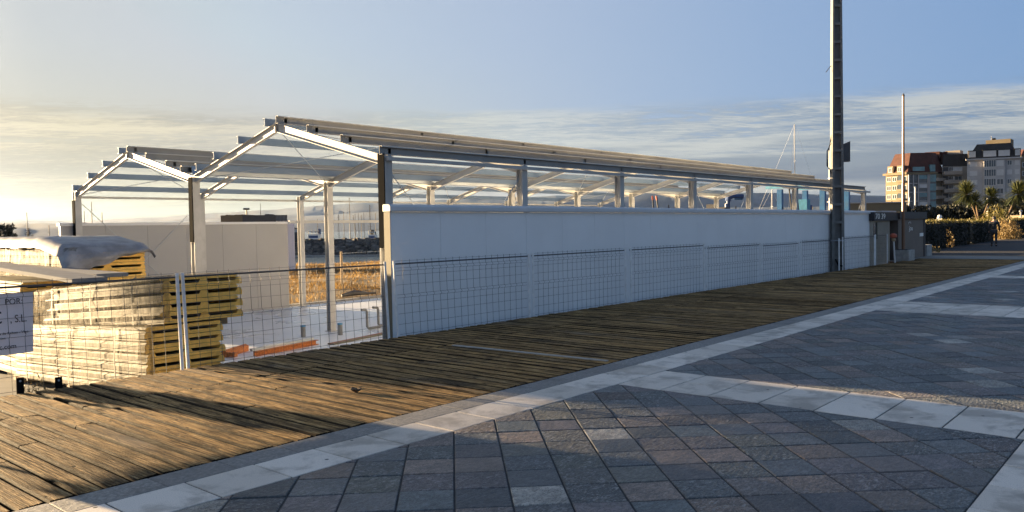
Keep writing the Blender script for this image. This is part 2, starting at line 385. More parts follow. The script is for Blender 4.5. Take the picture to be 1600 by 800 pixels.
def mat_granite():
    m, b, p, o = newmat('pale_paver')
    g = b.n('ShaderNodeNewGeometry'); pos = g.outputs['Position']
    at = b.n('ShaderNodeAttribute', attribute_name='rnd'); sx = b.n('ShaderNodeSeparateXYZ'); b.l(at.outputs['Vector'], sx.inputs[0])
    c = b.mix(sx.outputs[0], (.66, .595, .52), (.84, .77, .69))
    sp = b.noise(pos, 160, 3, .7); c = b.mix(b.mr(sp, .45, .65, 0, .4), c, (.26, .265, .27))
    big = b.noise(pos, 2.3, 5, .65, .4); c = b.mix(b.mr(big, .45, .66, 0, .7), c, (.30, .27, .235))
    vor = b.n('ShaderNodeTexVoronoi'); vor.inputs['Scale'].default_value = 3.3; b.l(pos, vor.inputs['Vector'])
    c = b.mix(b.mr(vor.outputs['Distance'], .03, .065), (.06, .06, .06), c)
    b.l(c, p.inputs['Base Color']); p.inputs['Roughness'].default_value = .68; p.inputs['Specular IOR Level'].default_value = .4
    bump(b, p, b.m('ADD', b.noise(pos, 90, 4, .7), b.m('MULTIPLY', big, .6)), .45, .004)
    return m
M['paver'] = mat_granite()
def mat_kerb():
    m, b, p, o = newmat('rough_kerb')
    g = b.n('ShaderNodeNewGeometry'); pos = g.outputs['Position']
    at = b.n('ShaderNodeAttribute', attribute_name='rnd'); sx = b.n('ShaderNodeSeparateXYZ'); b.l(at.outputs['Vector'], sx.inputs[0])
    n = b.noise(pos, 30, 6, .75, .4); n2 = b.noise(pos, 4, 4, .6)
    c = b.ramp(n, [(.25, (.12, .12, .125)), (.5, (.27, .265, .255)), (.75, (.50, .48, .45))])
    c = b.mix(b.m('MULTIPLY', sx.outputs[0], .5), c, (.17, .16, .155)); c = b.mix(b.mr(n2, .5, .7, 0, .4), c, (.10, .10, .10))
    b.l(c, p.inputs['Base Color']); p.inputs['Roughness'].default_value = .8
    bump(b, p, n, .8, .012); return m
M['kerb'] = mat_kerb()
M['joint'] = simple('joint_mortar', (.045, .047, .05), .95, 0, .3, 12, .5, 90)

def mat_slab():
    m, b, p, o = newmat('power_floated_slab')
    g = b.n('ShaderNodeNewGeometry'); pos = g.outputs['Position']
    n = b.noise(pos, .55, 5, .6, .4); n2 = b.noise(pos, 5, 5, .7)
    c = b.ramp(n, [(.3, (.58, .61, .66)), (.5, (.70, .72, .76)), (.7, (.80, .81, .83))])
    c = b.mix(b.mr(n2, .5, .75, 0, .3), c, (.33, .33, .33))
    b.l(c, p.inputs['Base Color']); b.l(b.mr(n, .3, .7, .22, .45), p.inputs['Roughness'])
    bump(b, p, n2, .12, .004); return m
M['slab'] = mat_slab()
def mat_water():
    m, b, p, o = newmat('sea_water')
    g = b.n('ShaderNodeNewGeometry'); pos = g.outputs['Position']
    p.inputs['Base Color'].default_value = (.05, .08, .09, 1); p.inputs['Roughness'].default_value = .12
    n = b.noise(b.mapping(pos, rot=(0, 0, .5), scale=(1, .45, 1)), 1.1, 5, .7, .5)
    bump(b, p, n, .9, .35); return m
M['water'] = mat_water()
def mat_film():
    m, b, p, o = newmat('stretch_film')
    g = b.n('ShaderNodeNewGeometry'); pos = g.outputs['Position']
    n = b.noise(b.mapping(pos, scale=(1, 1.6, .5)), 4.5, 6, .7, 1.4)
    n2 = b.noise(b.mapping(pos, scale=(1, 5, .6)), 7, 4, .6, .8)
    p.inputs['Base Color'].default_value = (0.240, 0.200, 0.120, 1); p.inputs['Roughness'].default_value = .62
    p.inputs['Specular IOR Level'].default_value = .2
    tr = b.n('ShaderNodeBsdfTransparent'); tl = b.n('ShaderNodeBsdfTranslucent'); tl.inputs[0].default_value = (0.112, 0.092, 0.048, 1)
    mx = b.n('ShaderNodeMixShader'); mx.inputs[0].default_value = .35; b.l(p.outputs[0], mx.inputs[1]); b.l(tl.outputs[0], mx.inputs[2])
    mx2 = b.n('ShaderNodeMixShader'); b.l(b.mr(b.m('ADD', b.m('MULTIPLY', n, .6), b.m('MULTIPLY', n2, .4)), .38, .62, .10, .62), mx2.inputs[0])
    b.l(tr.outputs[0], mx2.inputs[1]); b.l(mx.outputs[0], mx2.inputs[2]); b.l(mx2.outputs[0], o.inputs[0])
    bump(b, p, b.m('ADD', n, n2), .5, .012); return m
M['film'] = mat_film()
M['sheet'] = simple('pale_plastic_sheet', (0.264, 0.276, 0.306), .5, 0, .25, 3, .7, 9, spec=.3)
M['side_dull'] = simple('dull_panel_edge', (0.128, 0.111, 0.072), .8, 0, .25, 5, .1)
def mat_leaf(name, a, c2, trans=.3):
    m, b, p, o = newmat(name)
    at = b.n('ShaderNodeAttribute', attribute_name='rnd'); sx = b.n('ShaderNodeSeparateXYZ'); b.l(at.outputs['Vector'], sx.inputs[0])
    c = b.mix(sx.outputs[0], a, c2); b.l(c, p.inputs['Base Color']); p.inputs['Roughness'].default_value = .6
    tl = b.n('ShaderNodeBsdfTranslucent'); b.l(c, tl.inputs[0]); mx = b.n('ShaderNodeMixShader'); mx.inputs[0].default_value = trans
    b.l(p.outputs[0], mx.inputs[1]); b.l(tl.outputs[0], mx.inputs[2]); b.l(mx.outputs[0], o.inputs[0]); return m
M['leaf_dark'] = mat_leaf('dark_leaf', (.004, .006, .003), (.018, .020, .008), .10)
M['leaf_mid'] = mat_leaf('mid_leaf', (.03, .045, .015), (.11, .12, .035))
M['leaf_palm'] = mat_leaf('palm_leaf', (.02, .032, .012), (.10, .11, .03))
M['leaf_dry'] = mat_leaf('dry_leaf', (0.176, 0.120, 0.048), (0.336, 0.240, 0.096))
M['grass_dry'] = mat_leaf('dry_grass', (0.128, 0.076, 0.024), (0.368, 0.232, 0.080), .4)
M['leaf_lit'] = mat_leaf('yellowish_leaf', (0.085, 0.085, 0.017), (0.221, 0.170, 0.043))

# ================================================================== GROUND
SLAB = -0.836
Yd, Yk = 9.39, 5.41
def sheet(name, pts, z, mat, kind='structure', thick=0):
    b = MB(); n = len(pts)
    if thick:
        b.add([(x, y, z) for x, y in pts] + [(x, y, z - thick) for x, y in pts],
              [tuple(range(n))] + [(i, n + i, n + (i + 1) % n, (i + 1) % n) for i in range(n)])
    else: b.add([(x, y, z) for x, y in pts], [tuple(range(n))])
    o = b.build(name, mat); o['kind'] = kind; return o
sheet('ground', [(-9000, -9000), (9000, -9000), (9000, 9000), (-9000, 9000)], -5.0, M['soil'])
sheet('water', [(-8900, 23.5), (8900, 23.5), (8900, 8900), (-8900, 8900)], -3.0, M['water'])
# quay land carrying the plaza and the land round the flats
sheet('land', [(-60, -250), (700, -250), (700, 330), (200, 110), (140, 34), (41.3, 24), (41.3, 9.42), (-60, 9.38)], -0.06, M['asphalt'], thick=4.5)
# yard level (concrete slab, soil beyond)
sheet('yard', [(-60, 9.4), (41.3, 9.4), (41.3, 24), (-60, 24)], SLAB - .012, M['soil'], thick=3.5)
b = MB()
for i in range(7):
    for j in range(3):
        x0 = 6.2 + i * 4.1; y0 = 9.42 + j * 4.5
        b.box((x0 + .004, y0 + .004, SLAB - .25), (x0 + 4.096, min(y0 + 4.496, 22.85), SLAB))
o = b.build('concrete_floor_slab', M['slab']); o['kind'] = 'structure'
b = MB(); b.box((6.2, 22.86, SLAB - .25), (34.9, 23.02, SLAB + .07)); o = b.build('slab_kerb', M['concrete']); o['kind'] = 'structure'
sheet('gravel_yard', [(-40, 9.41), (6.19, 9.41), (6.19, 30), (-40, 30)], SLAB - .004, M['path_pale'])

# field of dry grass, gently uneven, behind the slab, falling to the shore
def field_z(x, y):
    t = min(max((y - 23.0) / 3.0, 0), 1)
    return SLAB + t * (.10 + .16 * noise.noise(Vector((x * .12, y * .12, 0))) + .05 * noise.noise(Vector((x * .6, y * .6, 3))))
b = MB(); nx, ny = 90, 44
xs = [-25 + 125 * i / nx for i in range(nx + 1)]; ys = [23.03 + 27 * j / ny for j in range(ny + 1)]
vs = [(x, y + .8 * noise.noise(Vector((x * .15, 0, 0))) * ((y - 23) / 27), field_z(x, y) - (0 if y < 48.5 else 2.8 * (y - 48.5) / 1.5)) for y in ys for x in xs]
b.add(vs, [(j * (nx + 1) + i, j * (nx + 1) + i + 1, (j + 1) * (nx + 1) + i + 1, (j + 1) * (nx + 1) + i) for j in range(ny) for i in range(nx)])
o = b.build('field', M['soil'], smooth=True); o['kind'] = 'structure'
rg = random.Random(3)
b = MB()
for k in range(70000):
    x = rg.uniform(9, 52); y = 23.2 + 25.2 * rg.random()
    if x < 9 + (y - 23) * .35: continue
    cl = noise.noise(Vector((x * .5, y * .5, 7))) + .5 * noise.noise(Vector((x * 1.7, y * 1.7, 2)))
    if cl < -.12 and rg.random() < .75: continue
    h = rg.uniform(.06, .20) * (1 + 1.1 * max(cl, 0)); wd = rg.uniform(.006, .016) * (1 + y / 45)
    a = rg.uniform(0, math.pi); lx, ly = rg.gauss(0, .7) * h, rg.gauss(0, .7) * h
    z = field_z(x, y) - .02; dx, dy = math.cos(a) * wd, math.sin(a) * wd
    t = min(1, max(0, .42 + 1.1 * noise.noise(Vector((x * .33, y * .33, 1))) + .4 * noise.noise(Vector((x * 1.3, y * 1.3, 8))) + rg.gauss(0, .15)))
    b.add([(x - dx, y - dy, z), (x + dx, y + dy, z), (x + lx, y + ly, z + h)], [(0, 1, 2)], (t, rg.random(), 0))
o = b.build('dry_grass', M['grass_dry']); tag(o, 'golden dry grass covering the field behind the concrete floor', 'grass', kind='stuff')

# ---- timber deck: every board is grooved geometry, all in the one walkway
rg = random.Random(11)
b = MB()
prof = []
bw = .0752
ng = 5
for k in range(ng):      # ridges and grooves across the board
    c0 = -bw + .006 + (2 * bw - .012) * (k + .5) / ng; hw = (2 * bw - .012) / ng / 2
    prof += [(c0 - hw * .95, -.0045), (c0 - hw * .72, 0.0), (c0 + hw * .72, 0.0), (c0 + hw * .95, -.0045)]
top = [(-bw, -.012)] + prof + [(bw, -.012)]
full = [(-bw, -.045)] + top + [(bw, -.045)]
nb = int((38.0 + 3.2) / .18)
for i in range(nb):
    x = -3.2 + (i + .5) * .18
    cuts = [Yk + .008 + rg.uniform(-.003, .01)]
    if rg.random() < .12: cuts.append(6.62 + .18 * math.sin(i * .7) + rg.uniform(-.35, .35))
    cuts.append(8.17 + .035 * math.sin(i * .9) + rg.uniform(-.02, .02) if rg.random() < .93 else 7.4)
    cuts.append(Yd + rg.uniform(-.015, .02))
    for a, c in zip(cuts[:-1], cuts[1:]):
        dz = rg.uniform(-.005, .003); tilt = rg.uniform(-.0045, .0045); dx = rg.uniform(-.004, .004)
        t = (rg.random(), rg.random(), rg.random())
        fullp = [(px_, pz_) for px_, pz_ in full]
        # bowed ends: two spans
        y0, y1 = a + .006, c - .010
        seg = 3; n = len(fullp); vs = []
        for s_ in range(seg + 1):
            yy = y0 + (y1 - y0) * s_ / seg; wob = .003 * math.sin(s_ * 2.1 + i)
            for px_, pz_ in fullp: vs.append((x + px_ + dx + wob * .5, yy, pz_ + dz + tilt * px_ / bw + wob * .6))
        fs = [(s_ * n + k, s_ * n + (k + 1) % n, (s_ + 1) * n + (k + 1) % n, (s_ + 1) * n + k) for s_ in range(seg) for k in range(n)]
        fs += [tuple(range(n))[::-1], tuple(seg * n + k for k in range(n))]
        b.add(vs, fs, t)
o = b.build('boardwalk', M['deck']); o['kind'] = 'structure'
b = MB(); b.box((-3.2, Yd - .03, SLAB), (38, Yd - .004, -.05)); b.box((-3.2, 7.5, -.12), (38, 7.6, -.05)); b.box((-3.2, 8.12, -.12), (38, 8.22, -.05)); b.box((-3.2, 5.6, -.12), (38, 5.7, -.05))
o = b.build('boardwalk_joists', M['frame_dark']); o['kind'] = 'structure'
sheet('boardwalk_bed', [(-3.2, Yk), (38, Yk), (38, Yd - .03), (-3.2, Yd - .03)], -.058, M['black'])

# ---- stone paving
JB = -.006
b = MB(); b.box((-3.5, -14, -.05), (38, Yk, -.007)); o = b.build('paving_bed', M['joint']); o['kind'] = 'structure'
def clip(poly, x0, y0, x1, y1):
    for ax, lim, sg in ((0, x0, 1), (0, x1, -1), (1, y0, 1), (1, y1, -1)):
        outp = []
        for i in range(len(poly)):
            p, q = poly[i], poly[(i + 1) % len(poly)]
            ip = sg * (p[ax] - lim) >= 0; iq = sg * (q[ax] - lim) >= 0
            if ip: outp.append(p)
            if ip != iq:
                t = (lim - p[ax]) / (q[ax] - p[ax]); outp.append((p[0] + (q[0] - p[0]) * t, p[1] + (q[1] - p[1]) * t))
        poly = outp
        if len(poly) < 3: return []
    return poly
def area(p): return abs(sum(p[i][0] * p[(i + 1) % len(p)][1] - p[(i + 1) % len(p)][0] * p[i][1] for i in range(len(p)))) / 2
def tile(b, poly, z, tone, rg, bev=.004, tilt=.0012):
    if area(poly) < .0015: return
    cx = sum(p[0] for p in poly) / len(poly); cy = sum(p[1] for p in poly) / len(poly); n = len(poly)
    tx, ty = rg.uniform(-tilt, tilt) / .25, rg.uniform(-tilt, tilt) / .25
    def P(p, k, zz):
        L = math.hypot(p[0] - cx, p[1] - cy); s_ = max(0, 1 - k / max(L, .02))
        x = cx + (p[0] - cx) * s_; y = cy + (p[1] - cy) * s_
        return (x, y, zz + (x - cx) * tx + (y - cy) * ty)
    vs = [P(p, 0, -.02) for p in poly] + [P(p, 0, z - bev) for p in poly] + [P(p, bev * 1.3, z) for p in poly]
    # winding
    s_ = sum((poly[(i + 1) % n][0] - poly[i][0]) * (poly[(i + 1) % n][1] + poly[i][1]) for i in range(n))
    fs = [(i, (i + 1) % n, n + (i + 1) % n, n + i) for i in range(n)] + [(n + i, n + (i + 1) % n, 2 * n + (i + 1) % n, 2 * n + i) for i in range(n)] + [tuple(2 * n + k for k in range(n))]
    if s_ > 0: fs = [f[::-1] for f in fs]
    b.add(vs, fs, tone)
def rect(x0, y0, x1, y1, g=.0065): return [(x0 + g, y0 + g), (x1 - g, y0 + g), (x1 - g, y1 - g), (x0 + g, y1 - g)]
rg = random.Random(5)
# cross bands of pale slabs (start, rows)
XB = [(-1.9, 2, .48), (7.02, 2, .485), (15.65, 4, .50), (26.1, 2, .50), (34.6, 2, .5)]
YB = [(.05, 2, .485), (-5.0, 2, .485), (-10, 2, .485)]
b = MB()
for i in range(82):
    x0 = -3.5 + i * .5085
    x0 = x0 - ((x0 - 3.585) % .5085) + .5085
    pass
x = 3.585 - 14 * .5085
while x < 37.4:
    tile(b, rect(x, 4.63, x + .5085, 5.11), 0.0, (rg.random(),) * 3, rg); x += .5085
for xs_, n, wd in XB:
    for r in range(n):
        y = 4.63
        while y > -13:
            tile(b, rect(xs_ + r * wd, y - .5085, xs_ + (r + 1) * wd, y), 0.0, (rg.random(),) * 3, rg); y -= .5085
def inx(x): return any(a <= x <= a + n * wd for a, n, wd in XB)
edges = [-3.5] + sorted(sum([[a, a + n * wd] for a, n, wd in XB], [])) + [38.0]
spansX = [(edges[i], edges[i + 1]) for i in range(0, len(edges), 2)]
for ys_, n, wd in YB:
    for (a, c) in spansX:
        x = a
        while x < c - .05:
            x2 = min(x + .5085, c)
            for r in range(n): tile(b, rect(x, ys_ + r * wd, x2, ys_ + (r + 1) * wd), 0.0, (rg.random(),) * 3, rg)
            x = x2
o = b.build('pale_paving', M['paver']); o['kind'] = 'structure'
b = MB(); x = -3.4
while x < 38:
    L = rg.choice([.5, .62, .75]); tile(b, rect(x, 5.112, x + L, 5.405, .003), -.001, (rg.random(),) * 3, rg); x += L
o = b.build('kerb', M['kerb']); o['kind'] = 'structure'
# diagonal slate setts
b = MB(); S = .3475; k2 = math.sqrt(.5); g = .006
ysp = []
e = [4.63] + sum([[a + n * wd, a] for a, n, wd in YB], []) + [-14]
spansY = [(e[i + 1], e[i]) for i in range(0, len(e), 2)]
u0, v0 = 5.402, .679
cells = []
for (xa, xb) in spansX:
    for (ya, yb) in spansY:
        if yb < -6 and xa < 7: pass
        umin = (xa + ya) * k2; umax = (xb + yb) * k2; vmin = (xa - yb) * k2; vmax = (xb - ya) * k2
        for iu in range(int((umin - u0) / S) - 1, int((umax - u0) / S) + 2):
            for iv in range(int((vmin - v0) / S) - 1, int((vmax - v0) / S) + 2):
                ua, ub = u0 + iu * S + g, u0 + (iu + 1) * S - g; va_, vb = v0 + iv * S + g, v0 + (iv + 1) * S - g
                pol = [((u_ + v_) * k2, (u_ - v_) * k2) for u_, v_ in ((ua, va_), (ub, va_), (ub, vb), (ua, vb))]
                pol = clip(pol, xa + .004, ya + .004, xb - .004, yb - .004)
                if len(pol) < 3: continue
                h = random.Random(iu * 7919 + iv * 104729)
                tone = (h.random(), h.random() ** 1.3, h.random())
                cxx = (ua + ub) / 2 * k2 + (va_ + vb) / 2 * k2; cyy = (ua + ub) / 2 * k2 - (va_ + vb) / 2 * k2
                # drop what lies behind the camera's reach
                if cyy < -9 - .0 * cxx: continue
                tile(b, pol, rg.uniform(-.003, .0025), tone, rg, .005, .0028)
o = b.build('slate_paving', M['slate']); o['kind'] = 'structure'
sheet('plaza_outer', [(-60, -200), (37.99, -200), (37.99, -14), (-60, -14)], -.004, M['slate'])
sheet('plaza_near', [(-60, -14), (-3.5, -14), (-3.5, 9.38), (-60, 9.38)], -.004, M['slate'])
# cross path at the end of the deck, then tarmac
sheet('pale_path', [(38.0, -60), (41.3, -60), (41.3, 24), (38.0, 24)], 0.0, M['path_pale'])
sheet('slope_to_path', [(34.95, 9.45), (38.0, 9.45), (38, 24), (34.95, 24)], -.004, M['concrete'])
sheet('tarmac', [(41.3, -80), (140, -80), (140, 30), (41.3, 12.2)], -.01, M['asphalt'])
sheet('garden_soil', [(41.35, 12.3), (140, 12.3), (140, 34), (41.35, 23.9)], -.003, M['soil'])
bt = MB(); bt.extrude([(-.03, 0), (.03, 0), (.03, .012), (-.03, .012)], (7.98, 8.0, .003), (8.12, 5.5, .003))
tag(bt.build('batten', M['batten']), 'thin pale batten lying across the dark boards of the deck', 'wood strip')

# ================================================================== STEEL FRAME
X0, BAY = 8.636, 3.45
YR, YM, YL = 10.13, 16.34, 22.52
fr = thing('unfinished_building', (X0, YM, SLAB), 'white steel portal frame with two roof bays and no cladding behind the white wall', 'building frame')
ZE, ZA, ZV, ZAL, ZL = 2.86, 3.68, 2.86, 3.62, 2.78      # top of rafters: eave, apex, valley, left apex, left eave
YA, YAL = 13.2, 19.43
NB_ = 8
for i in range(NB_):
    x = X0 + i * BAY
    for y, zt in ((YR, ZE + .02), (YM, ZV + .0), (YL, ZL + .02)):
        c = MB(); c.hsec((x, y, SLAB + .012), (x, y, zt - .03), .16, .152, .011, .009, up=Vector((0, 1, 0)))
        c.box((x - .12, y - .12, SLAB), (x + .12, y + .12, SLAB + .012))
        c.build('column', M['steel_white'], fr)
    for (ya, za, yb, zb) in ((YR, ZE, YA, ZA), (YM, ZV, YA, ZA), (YM, ZV, YAL, ZAL), (YL, ZL, YAL, ZAL)):
        d = Vector((0, yb - ya, zb - za)).normalized(); nrm = Vector((0, -d.z, d.y)) if d.y > 0 else Vector((0, d.z, -d.y))
        a = Vector((x, ya, za)) - nrm * .085; e2 = Vector((x, yb, zb)) - nrm * .085
        c = MB(); c.hsec(a, e2, .082, .16, .009, .006, up=nrm)
        # end plates
        c.box((x - .05, yb - .012 if yb > ya else yb - .0, zb - .19), (x + .05, yb + (0 if yb > ya else .012), zb + .01))
        c.build('rafter', M['steel_white'], fr)
# purlins: C sections on top of the rafters
XE = X0 + (NB_ - 1) * BAY + .12
def purlin(y, z, flip, x0=X0 - .13, x1=XE, h=.14, name='purlin', mat='galv'):
    s_ = -1 if flip else 1
    prof = [(0, 0), (.06 * s_, 0), (.06 * s_, .016), (.056 * s_, .016), (.056 * s_, .004), (.004 * s_, .004), (.004 * s_, h - .004), (.056 * s_, h - .004), (.056 * s_, h - .016), (.06 * s_, h - .016), (.06 * s_, h), (0, h)]
    if flip: prof = prof[::-1]
    c = MB(); c.extrude(prof, (x0, y, z), (x1, y, z))
    for i in range(NB_):
        xx = X0 + i * BAY; c.box((xx + .05, y - .004, z - .01), (xx + .11, y + .004 + 0, z + h - .03))
    o = c.build(name, M[mat], fr)
    if not flip:
        c = MB(); c.box((x0, y - .0635, z + h - .018), (x1, y - .0605, z + h + .001)); c.build('rolled_lip', M['lip'], o)
    return o
def slope(y, ya, za, yb, zb): return za + (zb - za) * (y - ya) / (yb - ya)
for y in (13.03, 12.08, 11.13, 10.12): purlin(y, slope(y, YR, ZE, YA, ZA) + .003, False, mat='galv_dark')
for y in (13.40, 14.35, 15.28, 16.0): purlin(y, slope(y, YM, ZV, YA, ZA) + .003, True, mat='galv_sky')
for y in (19.22, 18.28, 17.34, 16.68): purlin(y, slope(y, YM, ZV, YAL, ZAL) + .003, False, mat='galv_dark')
for y in (19.64, 20.55, 21.45, 22.42): purlin(y, slope(y, YL, ZL, YAL, ZAL) + .003, True, mat='galv_sky')
# eave rails
for y, z in ((YR - .12, 2.79), (YL + .1, 2.64)):
    c = MB(); c.box((X0 - .06, y - .03, z - .03), (XE + .25, y + .03, z + .03)); c.build('eave_rail', M['steel_white'], fr)
c = MB(); c.box((15.1, YL - .03, 1.90), (XE, YL + .04, 1.99)); c.build('side_rail', M['steel_white'], fr)
# valley gutter
c = MB(); c.extrude([(-.17, .19), (-.12, 0), (.12, 0), (.17, .19), (.19, .19), (.19, .2), (.162, .2), (.112, .008), (-.112, .008), (-.162, .2), (-.19, .2), (-.19, .19)], (X0 + .03, YM, ZV + .02), (XE, YM, ZV + .02))
c.build('valley_gutter', M['galv'], fr)
# front end black strips on the columns and bracing rods
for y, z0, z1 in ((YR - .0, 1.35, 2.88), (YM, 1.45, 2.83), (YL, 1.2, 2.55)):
    c = MB(); c.box((X0 - .1, y - .078, z0), (X0 - .083, y + .078, z1)); c.build('black_strip', M['black'], fr)
def rod(p, q, r=.009):
    c = MB(); c.tube([p, q], r, 5); c.build('bracing_rod', M['galv'], fr)
for i in (0, 3, 6):
    xa, xb = X0 + i * BAY, X0 + (i + 1) * BAY
    for (ya, za, yb, zb) in ((YR, ZE, YA, ZA), (YM, ZV, YA, ZA), (YM, ZV, YAL, ZAL), (YL, ZL, YAL, ZAL)):
        rod((xa, ya, za - .1), (xb, yb, zb - .1)); rod((xa, yb, zb - .1), (xb, ya, za - .1))
    for y, zt in ((YR + .0, 2.6), (YL, 2.5)):
        rod((xa + .08, y, zt), (xb - .08, y, SLAB + .1)); rod((xb - .08, y, zt), (xa + .08, y, SLAB + .1))

# ---- right wall: insulated panels, cap on top
wr = thing('white_wall', (X0, 10.0, SLAB), 'long low white panel wall facing the deck with a capped top edge', 'wall')
x = X0 - .12; xs_ = [x]
while xs_[-1] < XE + .3 - 1.2: xs_.append(xs_[-1] + 1.15)
xs_.append(XE + .3)
for a, c2 in zip(xs_[:-1], xs_[1:]):
    c = MB(); c.box((a + .003, 9.94, SLAB), (c2 - .003, 10.03, 1.93)); c.build('wall_panel', M['white_panel'], wr)
c = MB(); c.box((X0 - .11, 9.96, SLAB + .02), (XE + .29, 10.02, 1.92)); c.build('panel_core', M['grey_panel'], wr)
pf = []
for k in range(7):
    a = math.pi * k / 12; pf.append((.095 - .05 + .05 * math.sin(math.pi / 2 - a) - 0, .0))
c = MB(); c.extrude([(-.075, 0), (.105, 0), (.112, .02), (.112, .08), (.095, .108), (.06, .12), (-.06, .12), (-.075, .105)], (X0 - .14, 9.985, 1.935), (XE + .55, 9.985, 1.935)); c.build('cap', M['white_trim'], wr, bevel=.006)
c = MB(); c.box((X0 - .128, 9.9, SLAB), (X0 - .1215, 10.05, 1.93)); c.build('end_trim', M['skin_white'], wr)
for xx in (17.4, 21.1, 24.4, 29.0):
    c = MB(); c.tube([(xx, 9.93, 2.05), (xx, 9.93, 2.13)], .016, 6); c.build('cap_stud', M['frame_dark'], wr)

# ---- left wall
wl = thing('grey_wall', (8.3, 22.7, SLAB), 'short pale grey panel wall at the far left of the slab', 'wall')
xs_ = [8.24 + 1.142 * k for k in range(7)]
for a, c2 in zip(xs_[:-1], xs_[1:]):
    c = MB(); c.box((a + .003, 22.62, SLAB), (c2 - .003, 22.72, 1.88)); c.build('wall_panel', M['grey_panel'], wl)
c = MB(); c.box((8.26, 22.64, SLAB + .02), (15.06, 22.70, 1.87)); c.build('panel_core', M['grey_panel'], wl)
c = MB(); c.box((8.2, 22.57, 1.885), (15.14, 22.77, 1.96)); c.build('cap', M['white_trim'], wl, bevel=.006)

# ================================================================== MESH FENCE
def fence_panel(xa, xb, label, y=9.55, ztop=1.14, lean=(0, 0), zb=SLAB + .06):
    t = thing('fence_panel', ((xa + xb) / 2, y, SLAB), label, 'fence', 'wire mesh fence panels along the deck edge')
    def P(x, z):      # posts lean by the given top offsets
        f = (x - xa) / (xb - xa); k = (z - zb) / (ztop - zb)
        return x + k * (lean[0] * (1 - f) + lean[1] * f)
    c = MB()
    n = max(3, round((xb - xa - .06) / .155)); fz = [1.02, .60, -.18, -.62]
    def yo(z):
        for q in fz:
            if abs(z - q) < .028: return -.035
        return 0
    zs = sorted([zb + .02, ztop + .035] + sum([[q - .055, q - .028, q, q + .028, q + .055] for q in fz], []))
    for i in range(1, n):
        x = xa + .03 + (xb - xa - .06) * i / n
        c.tube([(P(x, z), y + yo(z) * (1 if abs(z - round(z, 3)) >= 0 else 0), z) for z in zs], .0028, 4, caps=False)
    zz = [zb + .05]; 
    hz = [-.60, -.645, -.45, -.30, -.205, -.155, .0, .16, .325, .47, .575, .625, .78, .93, 1.0, 1.045, ztop + .015]
    for z in hz:
        c.tube([(P(xa + .02, z), y + .005, z), (P(xb - .02, z), y + .005, z)], .0028, 4, caps=False)
    c.build('wire_mesh', M['wire'], t)
    for x in (xa, xb):
        c = MB(); c.tube([(P(x, zb - .05), y - .03, zb - .05), (P(x, ztop + .02), y - .03, ztop + .02)], .021, 8); c.build('post', M['galv_fence'], t, smooth=False)
    c = MB(); c.tube([(P(xa, ztop - .03), y, ztop - .03), (P(xb, ztop - .03), y, ztop - .03)], .012, 6); c.build('top_rail', M['frame_dark'], t)
    for x in (xa, xb):
        c = MB(); c.box((x - .1, y - .3, SLAB), (x + .1, y + .3, SLAB + .11)); c.build('concrete_foot', M['concrete'], t, bevel=.02)
    return t
fence_panel(1.42, 4.82, 'wire mesh fence panel in front of the panel bundles, carrying the white sign', lean=(-.04, -.05))
fence_panel(4.90, 8.14, 'wire mesh fence panel across the open bay left of the white wall', lean=(-.06, -.08))
fence_panel(8.34, 11.52, 'wire mesh fence panel before the near end of the white wall, its left post leaning', lean=(-.1, 0))
fence_panel(11.64, 14.80, 'second wire mesh fence panel along the white wall counted from its near end')
fence_panel(15.02, 18.40, 'third wire mesh fence panel along the white wall counted from its near end')
fence_panel(18.52, 21.76, 'fourth wire mesh fence panel along the white wall counted from its near end', ztop=1.07)
fence_panel(21.88, 24.70, 'fifth wire mesh fence panel along the white wall, two left of the tall concrete pole', ztop=1.03, lean=(0, -.1))
fence_panel(24.80, 28.20, 'wire mesh fence panel ending in front of the tall concrete pole', ztop=1.06)
fence_panel(28.56, 32.10, 'wire mesh fence panel just right of the tall concrete pole', ztop=1.10)
fence_panel(32.20, 33.7, 'short wire mesh fence panel in front of the beige kiosk', ztop=1.12)

# sign hanging on the first fence panel
sg = thing('builder_sign', (2.5, 9.6, .4), 'white builder sign with black lettering hung on the fence at the left', 'sign')
c = MB(); c.add([(1.2, 9.60, .36), (3.18, 9.60, .395), (3.20, 9.60, 1.045), (1.2, 9.60, 1.02), (1.2, 9.606, .36), (3.18, 9.606, .395), (3.20, 9.606, 1.045), (1.2, 9.606, 1.02)], [(0, 1, 2, 3), (7, 6, 5, 4), (0, 4, 5, 1), (1, 5, 6, 2), (2, 6, 7, 3), (3, 7, 4, 0)])
c.build('board', M['sign_white'], sg)
def sgt(body, xr, z, size, sx=1.0): text_mesh('lettering', body, size, M['ink'], sg, (xr, 9.598, z), (1, 0, 0.008), (0, 0, 1), 'RIGHT', .002, sx)
sgt('A  POR:', 3.095, .925, .088, .9)
sgt(', S.L.', 3.13, .73, .115, .75)
sgt('C', 2.90, .725, .20, 1.1)
sgt('a de Rebon - Vigo', 3.14, .61, .038)
sgt('cion', 2.92, .56, .034)
sgt('rec.com', 3.02, .455, .075, .9)
# black brackets at the deck edge
for xx, h, lb in ((2.985, .20, 'taller black steel bracket at the deck edge under the sign'), (3.36, .15, 'shorter black steel bracket at the deck edge, right of the taller one')):
    c = MB(); c.box((xx - .035, 9.42, -.04), (xx + .035, 9.435, h - .04)); c.box((xx - .035, 9.42, -.04), (xx + .035, 9.48, -.03))
    o = c.build('steel_bracket', M['black']); tag(o, lb, 'bracket', 'black brackets at the deck edge')
    c = MB(); c.tube([(xx, 9.4195, h - .075), (xx, 9.4185, h - .075)], .012, 8); c.build('bolt_head', M['galv'], o)

